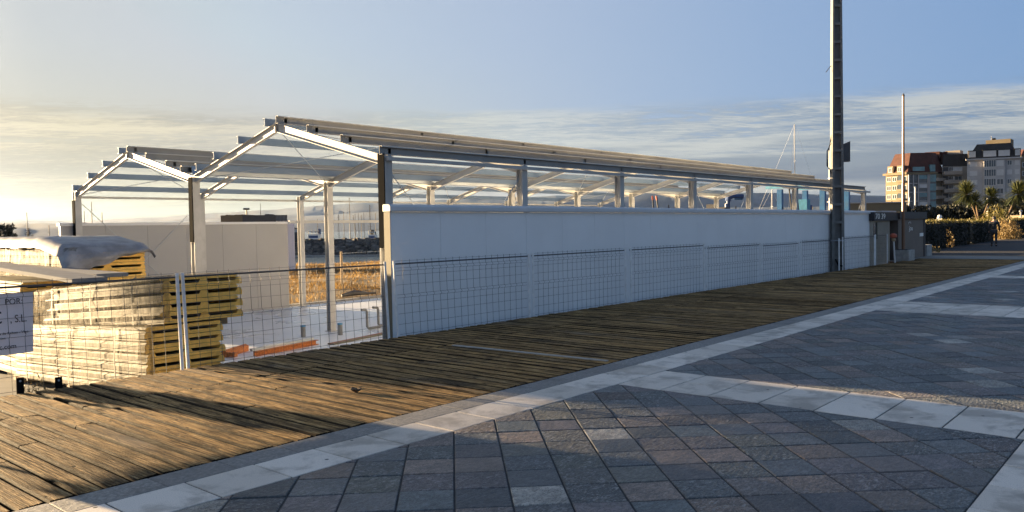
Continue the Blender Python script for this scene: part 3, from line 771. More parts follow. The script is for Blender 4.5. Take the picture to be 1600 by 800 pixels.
# ================================================================== PANEL BUNDLES
def bundle(name, label, ox, oy, oz, width, length, npair, pitch, tilt=0.0, seedv=0, stagger=.08, wrap=True, skin='skin_white', group='bundles of roof panels', film_front=False, endlift=0):
    """stack of ribbed insulated panels: width along X, length along +Y, tilted down towards +Y"""
    rg = random.Random(seedv)
    t = thing(name, (ox + width / 2, oy + length / 2, oz), label, 'panel bundle', group)
    ct, st_ = math.cos(tilt), math.sin(tilt)
    H = npair * pitch
    def T(x, y, z): return (ox + x, oy + y * ct + (z - 0) * st_ * 0, oz + z - y * math.tan(tilt))
    for k in range(npair):
        z0 = k * pitch
        for half in (0, 1):
            sh = (stagger if half == 0 else 0) + rg.uniform(-.015, .015); yo_ = rg.uniform(-.015, .015)
            w_ = width
            th = pitch * .33
            if half == 0:   # ribs up
                zb = z0 + .002; rb = pitch * .30
                prof = [(0, zb), (w_, zb), (w_, zb + th), (w_ - .02, zb + th + rb), (w_ - .07, zb + th + rb), (w_ - .10, zb + th), (w_ * .56, zb + th), (w_ * .54, zb + th + rb), (w_ * .46, zb + th + rb), (w_ * .44, zb + th), (.12, zb + th), (.09, zb + th + rb), (.03, zb + th + rb), (0, zb + th)]
            else:           # flat panel turned over, resting on the ribs
                zb = z0 + pitch * .645
                prof = [(.085, zb), (w_, zb), (w_ + .03, zb + th * .45), (w_, zb + th), (.085, zb + th), (.06, zb + th * .45)]
            n = len(prof); c = MB(); prof = [(p[0] + sh, p[1]) for p in prof]
            c.add([T(p[0], yo_, p[1]) for p in prof] + [T(p[0], length + yo_, p[1]) for p in prof],
                  [tuple(range(n))] + [tuple(range(n, 2 * n))[::-1]] + [(i, n + i, n + (i + 1) % n, (i + 1) % n) for i in range(n)])
            pn = c.build('panel', M['foam'], t)
            cxp = w_ / 2 + sh; czp = zb + th * .5
            prof = [(p[0] + (.0018 if p[0] > cxp else -.0018), p[1] + (.0018 if p[1] > czp else -.0018)) for p in prof]
            s_ = MB(); e_ = .0025   # thin metal skin round the foam, stopping just short of the cut ends
            s_.add([T(p[0], yo_ + .004, p[1]) for p in prof] + [T(p[0], length + yo_ - .004, p[1]) for p in prof],
                  [(i, n + i, n + (i + 1) % n, (i + 1) % n) for i in range(n)])
            s_.build('metal_skin', M[skin], pn)
    if wrap:
        # stretch film: hangs over the left face, the top and a little of the near end
        c = MB(); ny, path = int(length / .09), []
        path = [(-.05, 0.02), (-.052, H * .2), (-.045, H * .4), (-.055, H * .6), (-.045, H * .8), (-.04, H - .02), (-.01, H + .012), (.1, H + .016), (width * .35, H + .014), (width * .65, H + .016), (width - .05, H + .014), (width + .04 + stagger, H + .012)]
        vs = []
        for j in range(ny + 1):
            y = -.05 + (length + .1) * j / ny
            for q, (x, z) in enumerate(path):
                nn = noise.noise(Vector((q * .7, y * 3.1, seedv))) * .022 + noise.noise(Vector((q * .3, y * 9, seedv + 5))) * .012
                vs.append(T(x - (nn if q < 6 else 0), y, z + (nn * .8 if q >= 6 else 0)))
        m = len(path)
        c.add(vs, [(j * m + q, (j + 1) * m + q, (j + 1) * m + q + 1, j * m + q + 1) for j in range(ny) for q in range(m - 1)])
        # near-end return
        base = len(c.v); vs = []
        for q, (x, z) in enumerate(path[:7]):
            for r, xx in enumerate((0, .08, .17, .20)):
                vs.append(T(path[q][0] + xx + (.03 * noise.noise(Vector((q, r, seedv))) if r > 1 else 0), -.05 - .012 * r + .012 * noise.noise(Vector((q * .9, r * 2, seedv + 9))), z))
        c.add(vs, [(q * 4 + r, q * 4 + r + 1, (q + 1) * 4 + r + 1, (q + 1) * 4 + r) for q in range(6) for r in range(3)])
        c.build('stretch_film', M['film'], t, smooth=True)
        # straps
        for y in (length * .12, length * .45, length * .8):
            c = MB(); pth = [T(-.075, y, -.0), T(-.08, y + .02, H * .5), T(-.07, y, H), T(-.02, y, H + .028), T(width * .5, y, H + .03), T(width + .1, y, H + .028)]
            for a, d in zip(pth[:-1], pth[1:]):
                a = Vector(a); d = Vector(d); o2 = Vector((0, .022, 0)); nrm = (d - a).cross(o2).normalized() * .003
                c.add([a - o2, a + o2, d + o2, d - o2, a - o2 + nrm, a + o2 + nrm, d + o2 + nrm, d - o2 + nrm], [(0, 1, 2, 3), (7, 6, 5, 4), (0, 3, 7, 4), (1, 5, 6, 2)])
            c.build('strap', M['skin_white'], t)
    # timber bearers
    for y in (.3, length / 2, length - .3):
        c = MB(); q0 = T(0, y, 0); c.box((q0[0], q0[1] - .05, q0[2] - .09), (q0[0] + width, q0[1] + .05, q0[2] - .002)); c.build('bearer', M['timber'], t)
    return t
bundle('panel_bundle', 'lower one of the two stacked bundles of yellow foam panels beside the fence', 4.78, 10.6, -.19 - 2 * .15, 1.12, 4.9, 6, .15, rad(3.2), 1)
bundle('panel_bundle', 'upper one of the two stacked bundles of yellow foam panels beside the fence', 4.98, 10.55, .435, 1.17, 4.2, 4, .158, rad(4.6), 2, .1)
# big rear bundle: end cut on a slope, film gathered over its top
bundle('panel_bundle', 'tallest panel bundle, wrapped in film, standing behind the others near the grey wall', 5.9, 16.0, -.70, 1.45, 6.5, 14, .150, 0, 3, .02, skin='side_dull')
c = MB()  # sheet of plastic pulled over the rear bundle, sagging over its near end
E0 = []; NQ, NJ = 26, 40
for j in range(NJ + 1):
    y = 15.86 + (22.6 - 15.86) * j / NJ
    for q in range(NQ + 1):
        f = q / NQ; x = 5.78 + 1.70 * f
        ridge_ = min(1, max(0, (y - 15.9) / 1.3)) ** .7
        z = 1.40 + .20 * ridge_ - .05 * abs(f - .45) ** 2
        edge = min(f, 1 - f)
        if edge < .05: z -= (.05 - edge) * (3.2 if f > .5 else 4.0)
        z += .028 * noise.noise(Vector((x * 2.2, y * 2.6, 2))) + .014 * noise.noise(Vector((x * 7, y * 5, 5)))
        if y < 16.0: z -= (16.0 - y) * 1.2 * (1.0 - .75 * f)
        E0.append((x, y, z + .02))
m_ = NQ + 1
c.add(E0, [(j * m_ + q, j * m_ + q + 1, (j + 1) * m_ + q + 1, (j + 1) * m_ + q) for j in range(NJ) for q in range(NQ)])
E1 = []
for j in range(9):
    for q in range(m_):
        f = q / NQ; x = 5.78 + 1.72 * f; drop = (.46 * (1 - f) ** 1.6 + .05 + .05 * noise.noise(Vector((x * 4, 0, 3)))) * j / 8
        E1.append((x + .02 * noise.noise(Vector((x * 5, j * .6, 4))), 15.86 - .05 * math.sin(j * .5) + .03 * noise.noise(Vector((x * 6, j * .8, 9))), E0[q][2] - drop))
c.add(E1, [(j * m_ + q, (j + 1) * m_ + q, (j + 1) * m_ + q + 1, j * m_ + q + 1) for j in range(8) for q in range(NQ)])
hood = c.build('plastic_cover', M['sheet'], smooth=True); tag(hood, 'pale plastic sheet covering the top and near end of the tallest panel bundle', 'plastic cover')
# middle bundle seen edge-on, and two loose panels on it
bundle('panel_bundle', 'low bundle of corrugated panels at the left edge, behind the sign', 4.86, 15.3, -.75, .92, 3.2, 10, .160, 0, 4, .03, wrap=False)
for (a, d_, e2, z1, z2, lb, sd) in (
        ((5.15, 17.6), (5.27, 13.35), .27, 1.08, .90, 'long loose white panel lying slanted across the bundles at the left', 1),
        ((5.55, 17.8), (5.85, 13.9), .27, 1.02, .93, 'second loose white panel, tucked behind the slanted one and touching the wrapped bundle', 2)):
    A = Vector((a[0], a[1], z1)); B = Vector((d_[0], d_[1], z2)); c = MB()
    c.extrude([(-e2, 0), (e2, 0), (e2, .06), (e2 * .9, .066), (-e2 * .9, .066), (-e2, .06)], A, B)
    tag(c.build('loose_panel', M['loose_grey']), lb, 'panel', 'loose panels on the bundles')
c = MB(); vs = []
for j in range(16):
    for q in range(22):
        x = 4.9 + .95 * q / 21; y = 17.0 + 1.6 * j / 15; e_ = math.sin(math.pi * q / 21) * math.sin(math.pi * j / 15)
        vs.append((x, y, .90 + .24 * e_ + .10 * e_ * noise.noise(Vector((x * 6, y * 7, 4))) + .05 * noise.noise(Vector((x * 13, y * 13, 4)))))
c.add(vs, [(j * 22 + q, j * 22 + q + 1, (j + 1) * 22 + q + 1, (j + 1) * 22 + q) for j in range(15) for q in range(21)])
tag(c.build('crumpled_film', M['film'], smooth=True), 'crumpled heap of used plastic film lying behind the slanted loose panel', 'plastic film')
bundle('panel_bundle', 'narrow unseen panel stack added at the far left to shade a strip of deck', 2.38, 13.3, -.75, .42, 1.0, 12, .152, 0, 5, .0, wrap=False)  # added out of view to cast the narrow dark band on the deck

# ---- things on the slab
def pipe_stub(x, y, h, lb):
    t = thing('pipe_stub', (x, y, SLAB), lb, 'pipe', 'capped pipe stubs standing on the slab')
    c = MB(); c.tube([(x, y, SLAB), (x, y, SLAB + h)], .055, 14); c.build('pipe', M['pvc'], t, smooth=False)
    c = MB(); c.tube([(x, y, SLAB + h), (x, y, SLAB + h + .035)], .062, 14); c.build('cap', M['blue_cap'], t)
pipe_stub(11.06, 16.05, .24, 'blue-capped grey pipe stub on the slab, left of the middle column')
pipe_stub(11.75, 15.55, .25, 'blue-capped grey pipe stub on the slab, right of the middle column')
for (x, y, lb) in ((12.7, 15.72, 'bent grey pipe rising from the slab, further from the white wall end'), (13.25, 15.95, 'bent grey pipe rising from the slab, half hidden by the white wall end')):
    c = MB(); c.tube([(x + .45, y + .05, SLAB + .04), (x + .05, y, SLAB + .04), (x, y, SLAB + .09), (x, y, SLAB + .45), (x - .02, y, SLAB + .50), (x - .17, y, SLAB + .52)], .034, 8)
    tag(c.build('bent_pipe', M['pvc']), lb, 'pipe', 'bent pipes on the slab')
t = thing('steel_channel', (9.6, 14.6, SLAB), 'rust orange steel channel with a grey bar lying on the slab by the fence', 'steel profile')
c = MB(); c.extrude([(-.05, 0), (.05, 0), (.05, .012), (-.04, .012), (-.04, .09), (.05, .09), (.05, .1), (-.05, .1)], (8.75, 14.35, SLAB), (10.5, 14.72, SLAB)); c.build('channel', M['rust'], t)
c = MB(); c.extrude([(-.04, 0), (.04, 0), (.04, .05), (-.04, .05)], (8.72, 14.45, SLAB + .1), (10.45, 14.82, SLAB + .101)); c.build('bar', M['galv'], t)
c = MB(); c.extrude([(-.07, 0), (.07, 0), (.07, .11), (.0, .15), (-.07, .11)], (8.3, 14.75, SLAB), (9.05, 15.2, SLAB)); c.extrude([(-.04, 0), (.04, 0), (.04, .08), (-.04, .08)], (8.42, 14.5, SLAB + .02), (8.32, 14.9, SLAB + .02))
tag(c.build('timber_offcut', M['rust']), 'orange-brown timber offcut on the slab beside the yellow foam panels', 'offcut')
t = thing('edge_strip', (11.5, 14.6, SLAB), 'white strip with a thin red line lying along the slab near the wall end', 'strip')
c = MB(); c.extrude([(-.09, 0), (.09, 0), (.09, .03), (-.09, .03)], (10.62, 14.4, SLAB + .001), (12.9, 14.9, SLAB + .001)); c.build('strip', M['skin_white'], t)
c = MB(); c.extrude([(-.012, 0), (.012, 0), (.012, .034), (-.012, .034)], (10.62, 14.42, SLAB), (12.9, 14.92, SLAB)); c.build('red_line', M['red_head'], t)
# posts with a wire at the field
for (u, vt, d, h, lb) in ((533, 393, 34.0, 0, 'short pale post standing in the dry grass behind the slab'),):
    p = W(u, vt, d); c = MB(); c.tube([(p.x, p.y, SLAB - .1), (p.x, p.y, p.z)], .055, 8)
    t = thing('field_post', (p.x, p.y, SLAB), lb, 'post'); c.build('post', M['timber'], t)
    c = MB(); c.tube([(p.x, p.y, p.z - .08), (p.x + 12, p.y - 1, p.z + .12)], .008, 4); c.build('wire', M['galv'], t)
c = MB(); c.tube([(18.0, 23.7, SLAB + .12), (18.5, 23.6, SLAB + .2), (19.1, 23.5, SLAB + .13)], [.05, .1, .04], 7); c.tube([(18.2, 23.9, SLAB + .1), (19.5, 23.6, SLAB + .12)], .04, 6)
tag(c.build('rubble', M['frame_dark']), 'dark scrap lying in the dry grass at the edge of the slab', 'scrap')

# ================================================================== TALL CONCRETE POLE
px_, py_ = 28.62, 9.73
pt = thing('concrete_pole', (px_, py_, 0), 'tall ribbed concrete light pole at the deck edge in front of the white wall', 'pole')
HP = 14.0
PM = Matrix.Translation((px_, py_, 0)) @ Matrix.Rotation(rad(-54), 4, 'Z')
def hs(z): k = (z + .9) / 15; return .215 * (1 - .42 * k), .155 * (1 - .30 * k)
def cross(z, hx, hy):   # recessed H plan
    r = hx * .58; d = hy * .95
    return [(-hx, -hy, z), (-r, -hy, z), (-r, -hy + d, z), (r, -hy + d, z), (r, -hy, z), (hx, -hy, z), (hx, hy, z), (r, hy, z), (r, hy - d, z), (-r, hy - d, z), (-r, hy, z), (-hx, hy, z)]
c = MB(); c.M = PM
a = cross(-.85, *hs(-.85)); e = cross(HP, *hs(HP)); n = 12
c.add(a + e, [(i, (i + 1) % n, n + (i + 1) % n, n + i) for i in range(n)] + [tuple(range(n))[::-1], tuple(range(n, 2 * n))])
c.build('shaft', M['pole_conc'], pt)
z = .35
while z < HP - .3:
    hx, hy = hs(z); c = MB(); c.M = PM; r = hx * .585; d = hy * .95
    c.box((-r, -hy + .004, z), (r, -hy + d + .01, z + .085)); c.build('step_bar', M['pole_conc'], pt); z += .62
c = MB(); c.M = PM; c.box((.19, -.10, 3.72), (.42, .14, 4.32)); c.add([(.19, -.1, 4.322), (.42, -.1, 4.322), (.42, .14, 4.322), (.19, .14, 4.322), (.42, .14, 4.42), (.42, -.1, 4.42)], [(0, 1, 5), (2, 3, 4), (0, 5, 4, 3), (1, 2, 4, 5)])
c.build('junction_box', M['frame_dark'], pt)
for q in range(3):
    c = MB(); c.M = PM; c.tube([(-.17, 0, 4.7 - q * .15), (-.27 - q * .03, .02, 4.1), (-.30 - q * .02, .0, 3.6), (-.19, 0, 3.3 + q * .05)], .010, 5); c.build('cable', M['black'], pt)
c = MB(); c.M = PM; c.tube([(-.1, -.16, .35), (-.03, -.24, .15), (.1, -.24, .12)], .03, 6); c.build('cable_end', M['black'], pt)
c = MB(); c.M = PM; c.tube([(-.15, 0, 7.05), (-.22, 0, 7.0), (-.36, 0, 6.82)], .012, 5); c.build('hook', M['frame_dark'], pt)
c = MB(); c.M = PM; hx, hy = hs(.98); c.box((-hx - .006, -hy - .006, .98), (hx + .006, hy + .006, 1.01)); c.build('clamp_band', M['galv'], pt)

# ================================================================== FLAGPOLE, BEACON POST, KIOSKS
fp = W(1411.5, 391, 33.2)
t = thing('flagpole', (fp.x, fp.y, 0), 'slender pinkish white pole standing on a concrete block by the brown kiosk', 'pole')
c = MB(); c.tube([(fp.x, fp.y, .35), (fp.x, fp.y, 3.2), (fp.x, fp.y, 3.22), (fp.x, fp.y, 6.75)], [.066, .062, .050, .044], 10); c.build('shaft', M['pole_pink'], t, smooth=False)
c = MB(); c.box((fp.x - .26, fp.y - .28, -.005), (fp.x + .62, fp.y + .28, .44)); c.build('block', M['concrete'], t, bevel=.02)
c = MB(); c.box((fp.x - .2, fp.y - .2, .44), (fp.x + .3, fp.y + .2, .47)); c.build('base_plate', M['frame_dark'], t)
c = MB(); c.tube([(fp.x + .0, fp.y, 6.75), (fp.x + .02, fp.y, 6.85)], [.06, .02], 8); c.build('finial', M['frame_dark'], t)
bp = Vector((33.75, 9.25, 0))
t = thing('beacon_post', bp, 'leaning white post with a red lamp head beside the beige kiosk', 'beacon post')
c = MB(); c.tube([bp, bp + Vector((-.16, 0, .85))], .03, 8); c.build('post', M['boat_white'], t)
c = MB(); c.tube([bp + Vector((-.16, 0, .85)), bp + Vector((-.17, 0, .9)), bp + Vector((-.18, 0, .98))], [.05, .085, .06], 10); c.build('collar', M['timber'], t)
c = MB(); c.tube([bp + Vector((-.18, 0, .98)), bp + Vector((-.185, 0, 1.02)), bp + Vector((-.19, 0, 1.1)), bp + Vector((-.19, 0, 1.16))], [.07, .13, .13, .05], 12); c.box((bp.x - .19, -.05 + bp.y, 1.0), (bp.x + .06, bp.y + .05, 1.07)); c.build('lamp_head', M['red_head'], t)

k1 = thing('beige_kiosk', (34.4, 11, 0), 'small beige ribbed kiosk with a dark roof and the numbers 70 39', 'kiosk')
kx0, kx1, ky0, ky1 = 32.9, 35.15, 9.85, 13.0
c = MB(); c.box((kx0, ky0, -.1), (kx1, ky1, 1.66)); c.build('wall', M['beige_shed'], k1)
c = MB(); x = kx0 + .1
while x < kx1 - .05: c.box((x, ky0 - .02, 0), (x + .05, ky0 + .005, 1.64)); x += .16
c.build('cladding_rib', M['beige_shed'], k1)
c = MB(); c.box((kx0 - .1, ky0 - .12, 1.665), (kx1 + .9, ky1 + .1, 2.0)); c.build('roof', M['dark_trim'], k1)
c = MB(); c.box((kx0 + .9, ky0 - .10, 2.003), (kx1 + .6, ky0 + .3, 2.06)); c.build('roof_flashing', M['galv'], k1)
c = MB(); c.box((kx0 + .12, ky0 - .03, 1.02), (kx0 + .42, ky0 - .015, 1.55)); c.build('window', M['glass'], k1)
c = MB(); c.box((kx0 + .42, ky0 - .06, .95), (kx0 + .5, ky0 - .0, 1.6)); c.build('window_frame', M['skin_white'], k1)
c = MB(); c.box((kx1 + .02, ky0 + .25, -.05), (kx1 + .8, ky1, 1.655)); c.build('dark_door', M['frame_dark'], k1)
M['letter'] = simple('pale_lettering', (.92, .90, .85), .6, 0, .03)
text_mesh('lettering', '70 39', .30, M['letter'], k1, (kx0 + .0, ky0 - .125, 1.735), (1, 0, 0), (0, 0, 1), 'LEFT', .004, 1.9)
k2_ = thing('brown_kiosk', (38, 11, 0), 'brown kiosk with dark roof band and a small pale emblem, beyond the flagpole', 'kiosk')
bx0, bx1, by0, by1 = 36.05, 40.05, 9.75, 13
c = MB(); c.box((bx0, by0, -.15), (bx1, by1, 1.72)); c.build('wall', M['brown_panel'], k2_)
c = MB(); c.box((bx0 - .1, by0 - .1, 1.725), (bx1 + .15, by1 + .1, 2.02)); c.build('roof', M['dark_trim'], k2_)
c = MB(); c.box((bx1 - .02, by0 - .04, -.1), (bx1 + .12, by0 + .1, 1.71)); c.build('corner_post', M['frame_dark'], k2_)
text_mesh('emblem', 'jou', .30, M['letter'], k2_, (37.65, by0 - .006, 1.22), (1, 0, 0), (0, 0, 1), 'LEFT', .004, 1.5)
c = MB(); c.tube([(37.75 + .17 * math.cos(a / 2), by0 - .006, 1.52 + .07 * math.sin(a / 2)) for a in range(8)], .012, 4); c.build('emblem_curl', M['letter'], k2_)
c = MB(); c.box((39.35, by0 - .015, .93), (39.95, by0 - .003, 1.08)); c.build('notice_plate', M['letter'], k2_)
c = MB(); c.box((40.45, 9.7, -.02), (41.35, 10.5, .52)); tag(c.build('concrete_block', M['concrete'], bevel=.03), 'bare concrete block beside the brown kiosk', 'block')
t = thing('planter_box', (42.9, 11, 0), 'low pale crate-like planter with yellow plants at the corner of the hedge', 'planter')
c = MB(); c.box((41.6, 10.5, 0), (44.6, 11.4, .1)); c.box((41.6, 10.5, .1), (44.6, 10.6, .38)); c.box((41.6, 11.3, .1), (44.6, 11.4, .38)); c.box((41.6, 10.6, .1), (41.7, 11.3, .38)); c.box((44.5, 10.6, .1), (44.6, 11.3, .38)); c.build('trough', M['path_pale'], t)

# ================================================================== FOLIAGE
def leaves(cloud, size, rg, tone=None, up=.3, stretch=1.0):
    c = MB()
    for (p, s_) in cloud:
        a = rg.uniform(0, 2 * math.pi); e = rg.uniform(-1.2, 1.2)
        d = Vector((math.cos(a) * math.cos(e), math.sin(a) * math.cos(e), math.sin(e) + up)).normalized()
        q = d.cross(Vector((rg.gauss(0, 1), rg.gauss(0, 1), rg.gauss(0, 1)))).normalized()
        l = size * s_ * rg.uniform(.6, 1.4); wv = l * .45 / stretch
        p = Vector(p); tn = min(1, max(0, rg.gauss(.45, .22)))
        c.add([p - d * l * .5, p + q * wv * .5, p + d * l * .5, p - q * wv * .5], [(0, 1, 2, 3)], (tn, rg.random(), 0))
    return c
def crown_cloud(center, rad3, nclump, nleaf, rg, shell=.75):
    cl = []
    for k in range(nclump):
        while True:
            v = Vector((rg.uniform(-1, 1), rg.uniform(-1, 1), rg.uniform(-1, 1)))
            if .25 < v.length < 1: break
        v = v.normalized() * (rg.uniform(.35, 1.0) ** .6)
        cc = Vector((center[0] + v.x * rad3[0] * shell, center[1] + v.y * rad3[1] * shell, center[2] + v.z * rad3[2] * shell)); r = rg.uniform(.16, .34) * min(rad3)
        for j in range(nleaf):
            w_ = Vector((rg.gauss(0, 1), rg.gauss(0, 1), rg.gauss(0, 1))); w_ = w_.normalized() * rg.uniform(.5, 1) * r
            cl.append((cc + w_, rg.uniform(.7, 1.3)))
    return cl
def tree(name, p, h, crown, label, mat='leaf_dark', sd=0, nclump=46, nleaf=42, leaf=.35, trunk=.16, group=None, cat='tree'):
    rg = random.Random(sd); t = thing(name, p, label, cat, group); p = Vector(p)
    c = MB(); top = p + Vector((0, 0, h - crown[2] * .8)); c.tube([p, p + Vector((.1, 0, (h - crown[2]) * .5)), top], [trunk, trunk * .8, trunk * .5], 7)
    for k in range(5):
        a = k * 1.3 + rg.random(); q = top + Vector((math.cos(a) * crown[0] * .5, math.sin(a) * crown[1] * .5, crown[2] * rg.uniform(-.1, .5)))
        c.tube([top - Vector((0, 0, crown[2] * .3)), (top + q) / 2 + Vector((0, 0, .1)), q], [trunk * .45, trunk * .3, trunk * .12], 5)
    c.build('trunk', M['pine_bark'], t)
    leaves(crown_cloud(p + Vector((0, 0, h - crown[2])), crown, nclump, nleaf, rg), leaf, rg).build('crown', M[mat], t)
    return t
def hedge(p0, p1, wd, h, label, sd, top='leaf_lit'):
    rg = random.Random(sd); p0 = Vector(p0); p1 = Vector(p1); d = (p1 - p0); L = d.length; d.normalize(); s_ = Vector((-d.y, d.x, 0))
    t = thing('hedge', (p0 + p1) / 2, label, 'hedge', 'clipped hedges along the far path')
    c = MB(); a = p0 - s_ * wd * .42; n = 4
    q = [p0 - s_ * wd * .42, p1 - s_ * wd * .42, p1 + s_ * wd * .42, p0 + s_ * wd * .42]
    c.add(q + [x + Vector((0, 0, h * .93)) for x in q], [(0, 1, 5, 4), (1, 2, 6, 5), (2, 3, 7, 6), (3, 0, 4, 7), (4, 5, 6, 7)]); c.build('twigs', M['leaf_dark'], t)
    cl = []
    for k in range(int(L * 380)):
        x = rg.uniform(-.1, L + .1); f = rg.choice([0, 1, 0, 2]); z = rg.uniform(0, h)
        bulge = .10 * noise.noise(Vector((x * .9, z * 1.2, sd))) + .05 * noise.noise(Vector((x * 3, z * 3, sd)))
        if f == 0: p = p0 + d * x - s_ * (wd / 2 + bulge) + Vector((0, 0, z))
        elif f == 1: p = p0 + d * x + s_ * (wd / 2 + bulge) + Vector((0, 0, z))
        else: p = p0 + d * rg.choice([-.05, L + .05]) + s_ * rg.uniform(-wd / 2, wd / 2) + Vector((0, 0, z))
        cl.append((p, 1))
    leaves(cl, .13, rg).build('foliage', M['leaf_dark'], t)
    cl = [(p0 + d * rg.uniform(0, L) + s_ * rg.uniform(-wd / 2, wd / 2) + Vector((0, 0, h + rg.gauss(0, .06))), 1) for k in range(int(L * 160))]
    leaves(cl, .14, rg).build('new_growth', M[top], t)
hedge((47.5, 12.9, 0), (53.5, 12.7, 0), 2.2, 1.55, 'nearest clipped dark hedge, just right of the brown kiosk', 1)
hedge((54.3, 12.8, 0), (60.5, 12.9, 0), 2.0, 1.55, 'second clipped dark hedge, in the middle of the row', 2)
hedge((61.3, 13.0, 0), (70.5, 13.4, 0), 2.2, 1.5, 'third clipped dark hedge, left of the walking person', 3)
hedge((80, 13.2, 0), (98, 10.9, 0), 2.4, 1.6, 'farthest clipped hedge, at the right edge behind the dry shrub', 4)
hedge((66, -2, 0), (66.5, -12, 0), 2.0, 1.2, 'hedge outside the picture on the far side of the path', 5)
def palm(name, p, stems, label, sd):
    rg = random.Random(sd); t = thing(name, p, label, 'palm tree', 'palm-like trees by the path'); p = Vector(p)
    for (dx, dy, h, r, nl) in stems:
        c = MB(); topp = p + Vector((dx, dy, h)); c.tube([p, p + Vector((dx * .25, dy * .25, h * .45)), p + Vector((dx * .6, dy * .6, h * .75)), topp], [.13, .09, .08, .08], 8); c.build('trunk', M['pine_bark'], t)
        c = MB()
        for k in range(nl):
            a = rg.uniform(0, 2 * math.pi); e = rg.uniform(-.75, 1.45); L = r * rg.uniform(.75, 1.1)
            d = Vector((math.cos(a) * math.cos(e), math.sin(a) * math.cos(e), math.sin(e))); q = d.cross(Vector((0, 0, 1))).normalized() * rg.uniform(.035, .07)
            m_ = topp + d * L * .55 + Vector((0, 0, .02)); en = topp + d * L + Vector((0, 0, -.22 * L * (1 - abs(math.sin(e)) * .5)))
            c.add([topp, m_ - q, en, m_ + q], [(0, 1, 2, 3)], (min(1, max(0, rg.gauss(.35 + .3 * math.sin(e), .2))), rg.random(), 0))
        c.build('crown', M['leaf_palm'], t)
pp = W(1531, 345, 84); palm('cordyline_palm', (pp.x, pp.y, 0), [(-1.6, .9, 4.25, 1.75, 420), (.9, -.9, 3.9, 1.4, 330), (-.3, .4, 3.6, 1.2, 220)], 'tall branching palm-like tree with two dark crowns, left of the walking person', 1)
pp = W(1568, 350, 78); palm('cordyline_palm', (pp.x, pp.y, 0), [(.9, -1.1, 4.0, 1.65, 420), (-.1, 0, 1.9, .9, 160)], 'single leaning palm-like tree at the right, behind the dry shrub', 2)
# dry shrub and yellow plants
def shrub(p, r, h, label, mat, sd, leaf=.3, n=900, group=None):
    rg = random.Random(sd); cl = []
    for k in range(n):
        a = rg.uniform(0, 6.283); q = r * math.sqrt(rg.random()); z = h * rg.random() * (1 - .6 * (q / r) ** 2)
        cl.append((Vector(p) + Vector((math.cos(a) * q, math.sin(a) * q, z)), 1))
    c = leaves(cl, leaf, rg, up=1.1, stretch=2.2); o = c.build('shrub', M[mat]); tag(o, label, 'shrub', group)
pp = W(1572, 372, 66); shrub((pp.x, pp.y, 0), 1.15, 1.75, 'tawny dry shrub right of the walking person', 'leaf_dry', 1, .34)
pp = W(1556, 350, 72); shrub((pp.x, pp.y, .6), 1.3, 2.3, 'yellow-green spiky shrub behind the walking person', 'leaf_lit', 2, .4)
pp = W(1525, 352, 70); shrub((pp.x, pp.y, 0), .8, 2.1, 'small bright yellow-green bush at the foot of the branching palm', 'leaf_lit', 3, .26, 500)
shrub((43.1, 10.95, .1), 1.2, .42, 'low golden plants in the pale planter', 'leaf_dry', 4, .16, 500)
shrub((54.0, 11.8, 0), .35, 1.2, 'thin dry bush in the gap between the first two hedges', 'leaf_dry', 5, .2, 220)

# dark trees in front of the flats
spots = [(1340, 317, 150, 2.0, 'small dark tree beyond the end of the steel frame'), (1352, 315, 160, 2.4, 'rounded dark tree left of the flagpole, before the cream flats'),
         (1373, 318, 165, 2.2, 'dark tree just left of the flagpole'), (1393, 314, 150, 2.6, 'spreading olive-coloured tree directly before the cream corner'), (1432, 322, 165, 2.4, 'dark tree right of the flagpole, at the foot of the glazed bay'),
         (1455, 316, 150, 3.2, 'dark tree under the join of the two blocks'), (1474, 321, 145, 3.0, 'low dark tree in front of the balconies'), (1494, 317, 150, 3.6, 'broad dark tree in front of the balconies, left of the tall palm'),
         (1514, 312, 142, 3.4, 'dark tree right behind the branching palm'), (1541, 316, 140, 3.0, 'dark tree between the two palms'), (1560, 312, 136, 2.8, 'dark tree left of the leaning palm'),
         (1590, 306, 130, 3.6, 'dark tree at the right edge behind the leaning palm'), (1612, 300, 125, 4, 'dark tree just outside the right edge')]
for i, (u, v, d, r, lb) in enumerate(spots):
    p = W(u, v, d); tree('dark_tree', (p.x, p.y, -.1), p.z + .3, (r * 1.7, r * 1.7, max(r * .95, p.z * .48)), lb, sd=20 + i, leaf=.55, nclump=80, nleaf=46, group='dark trees before the flats')

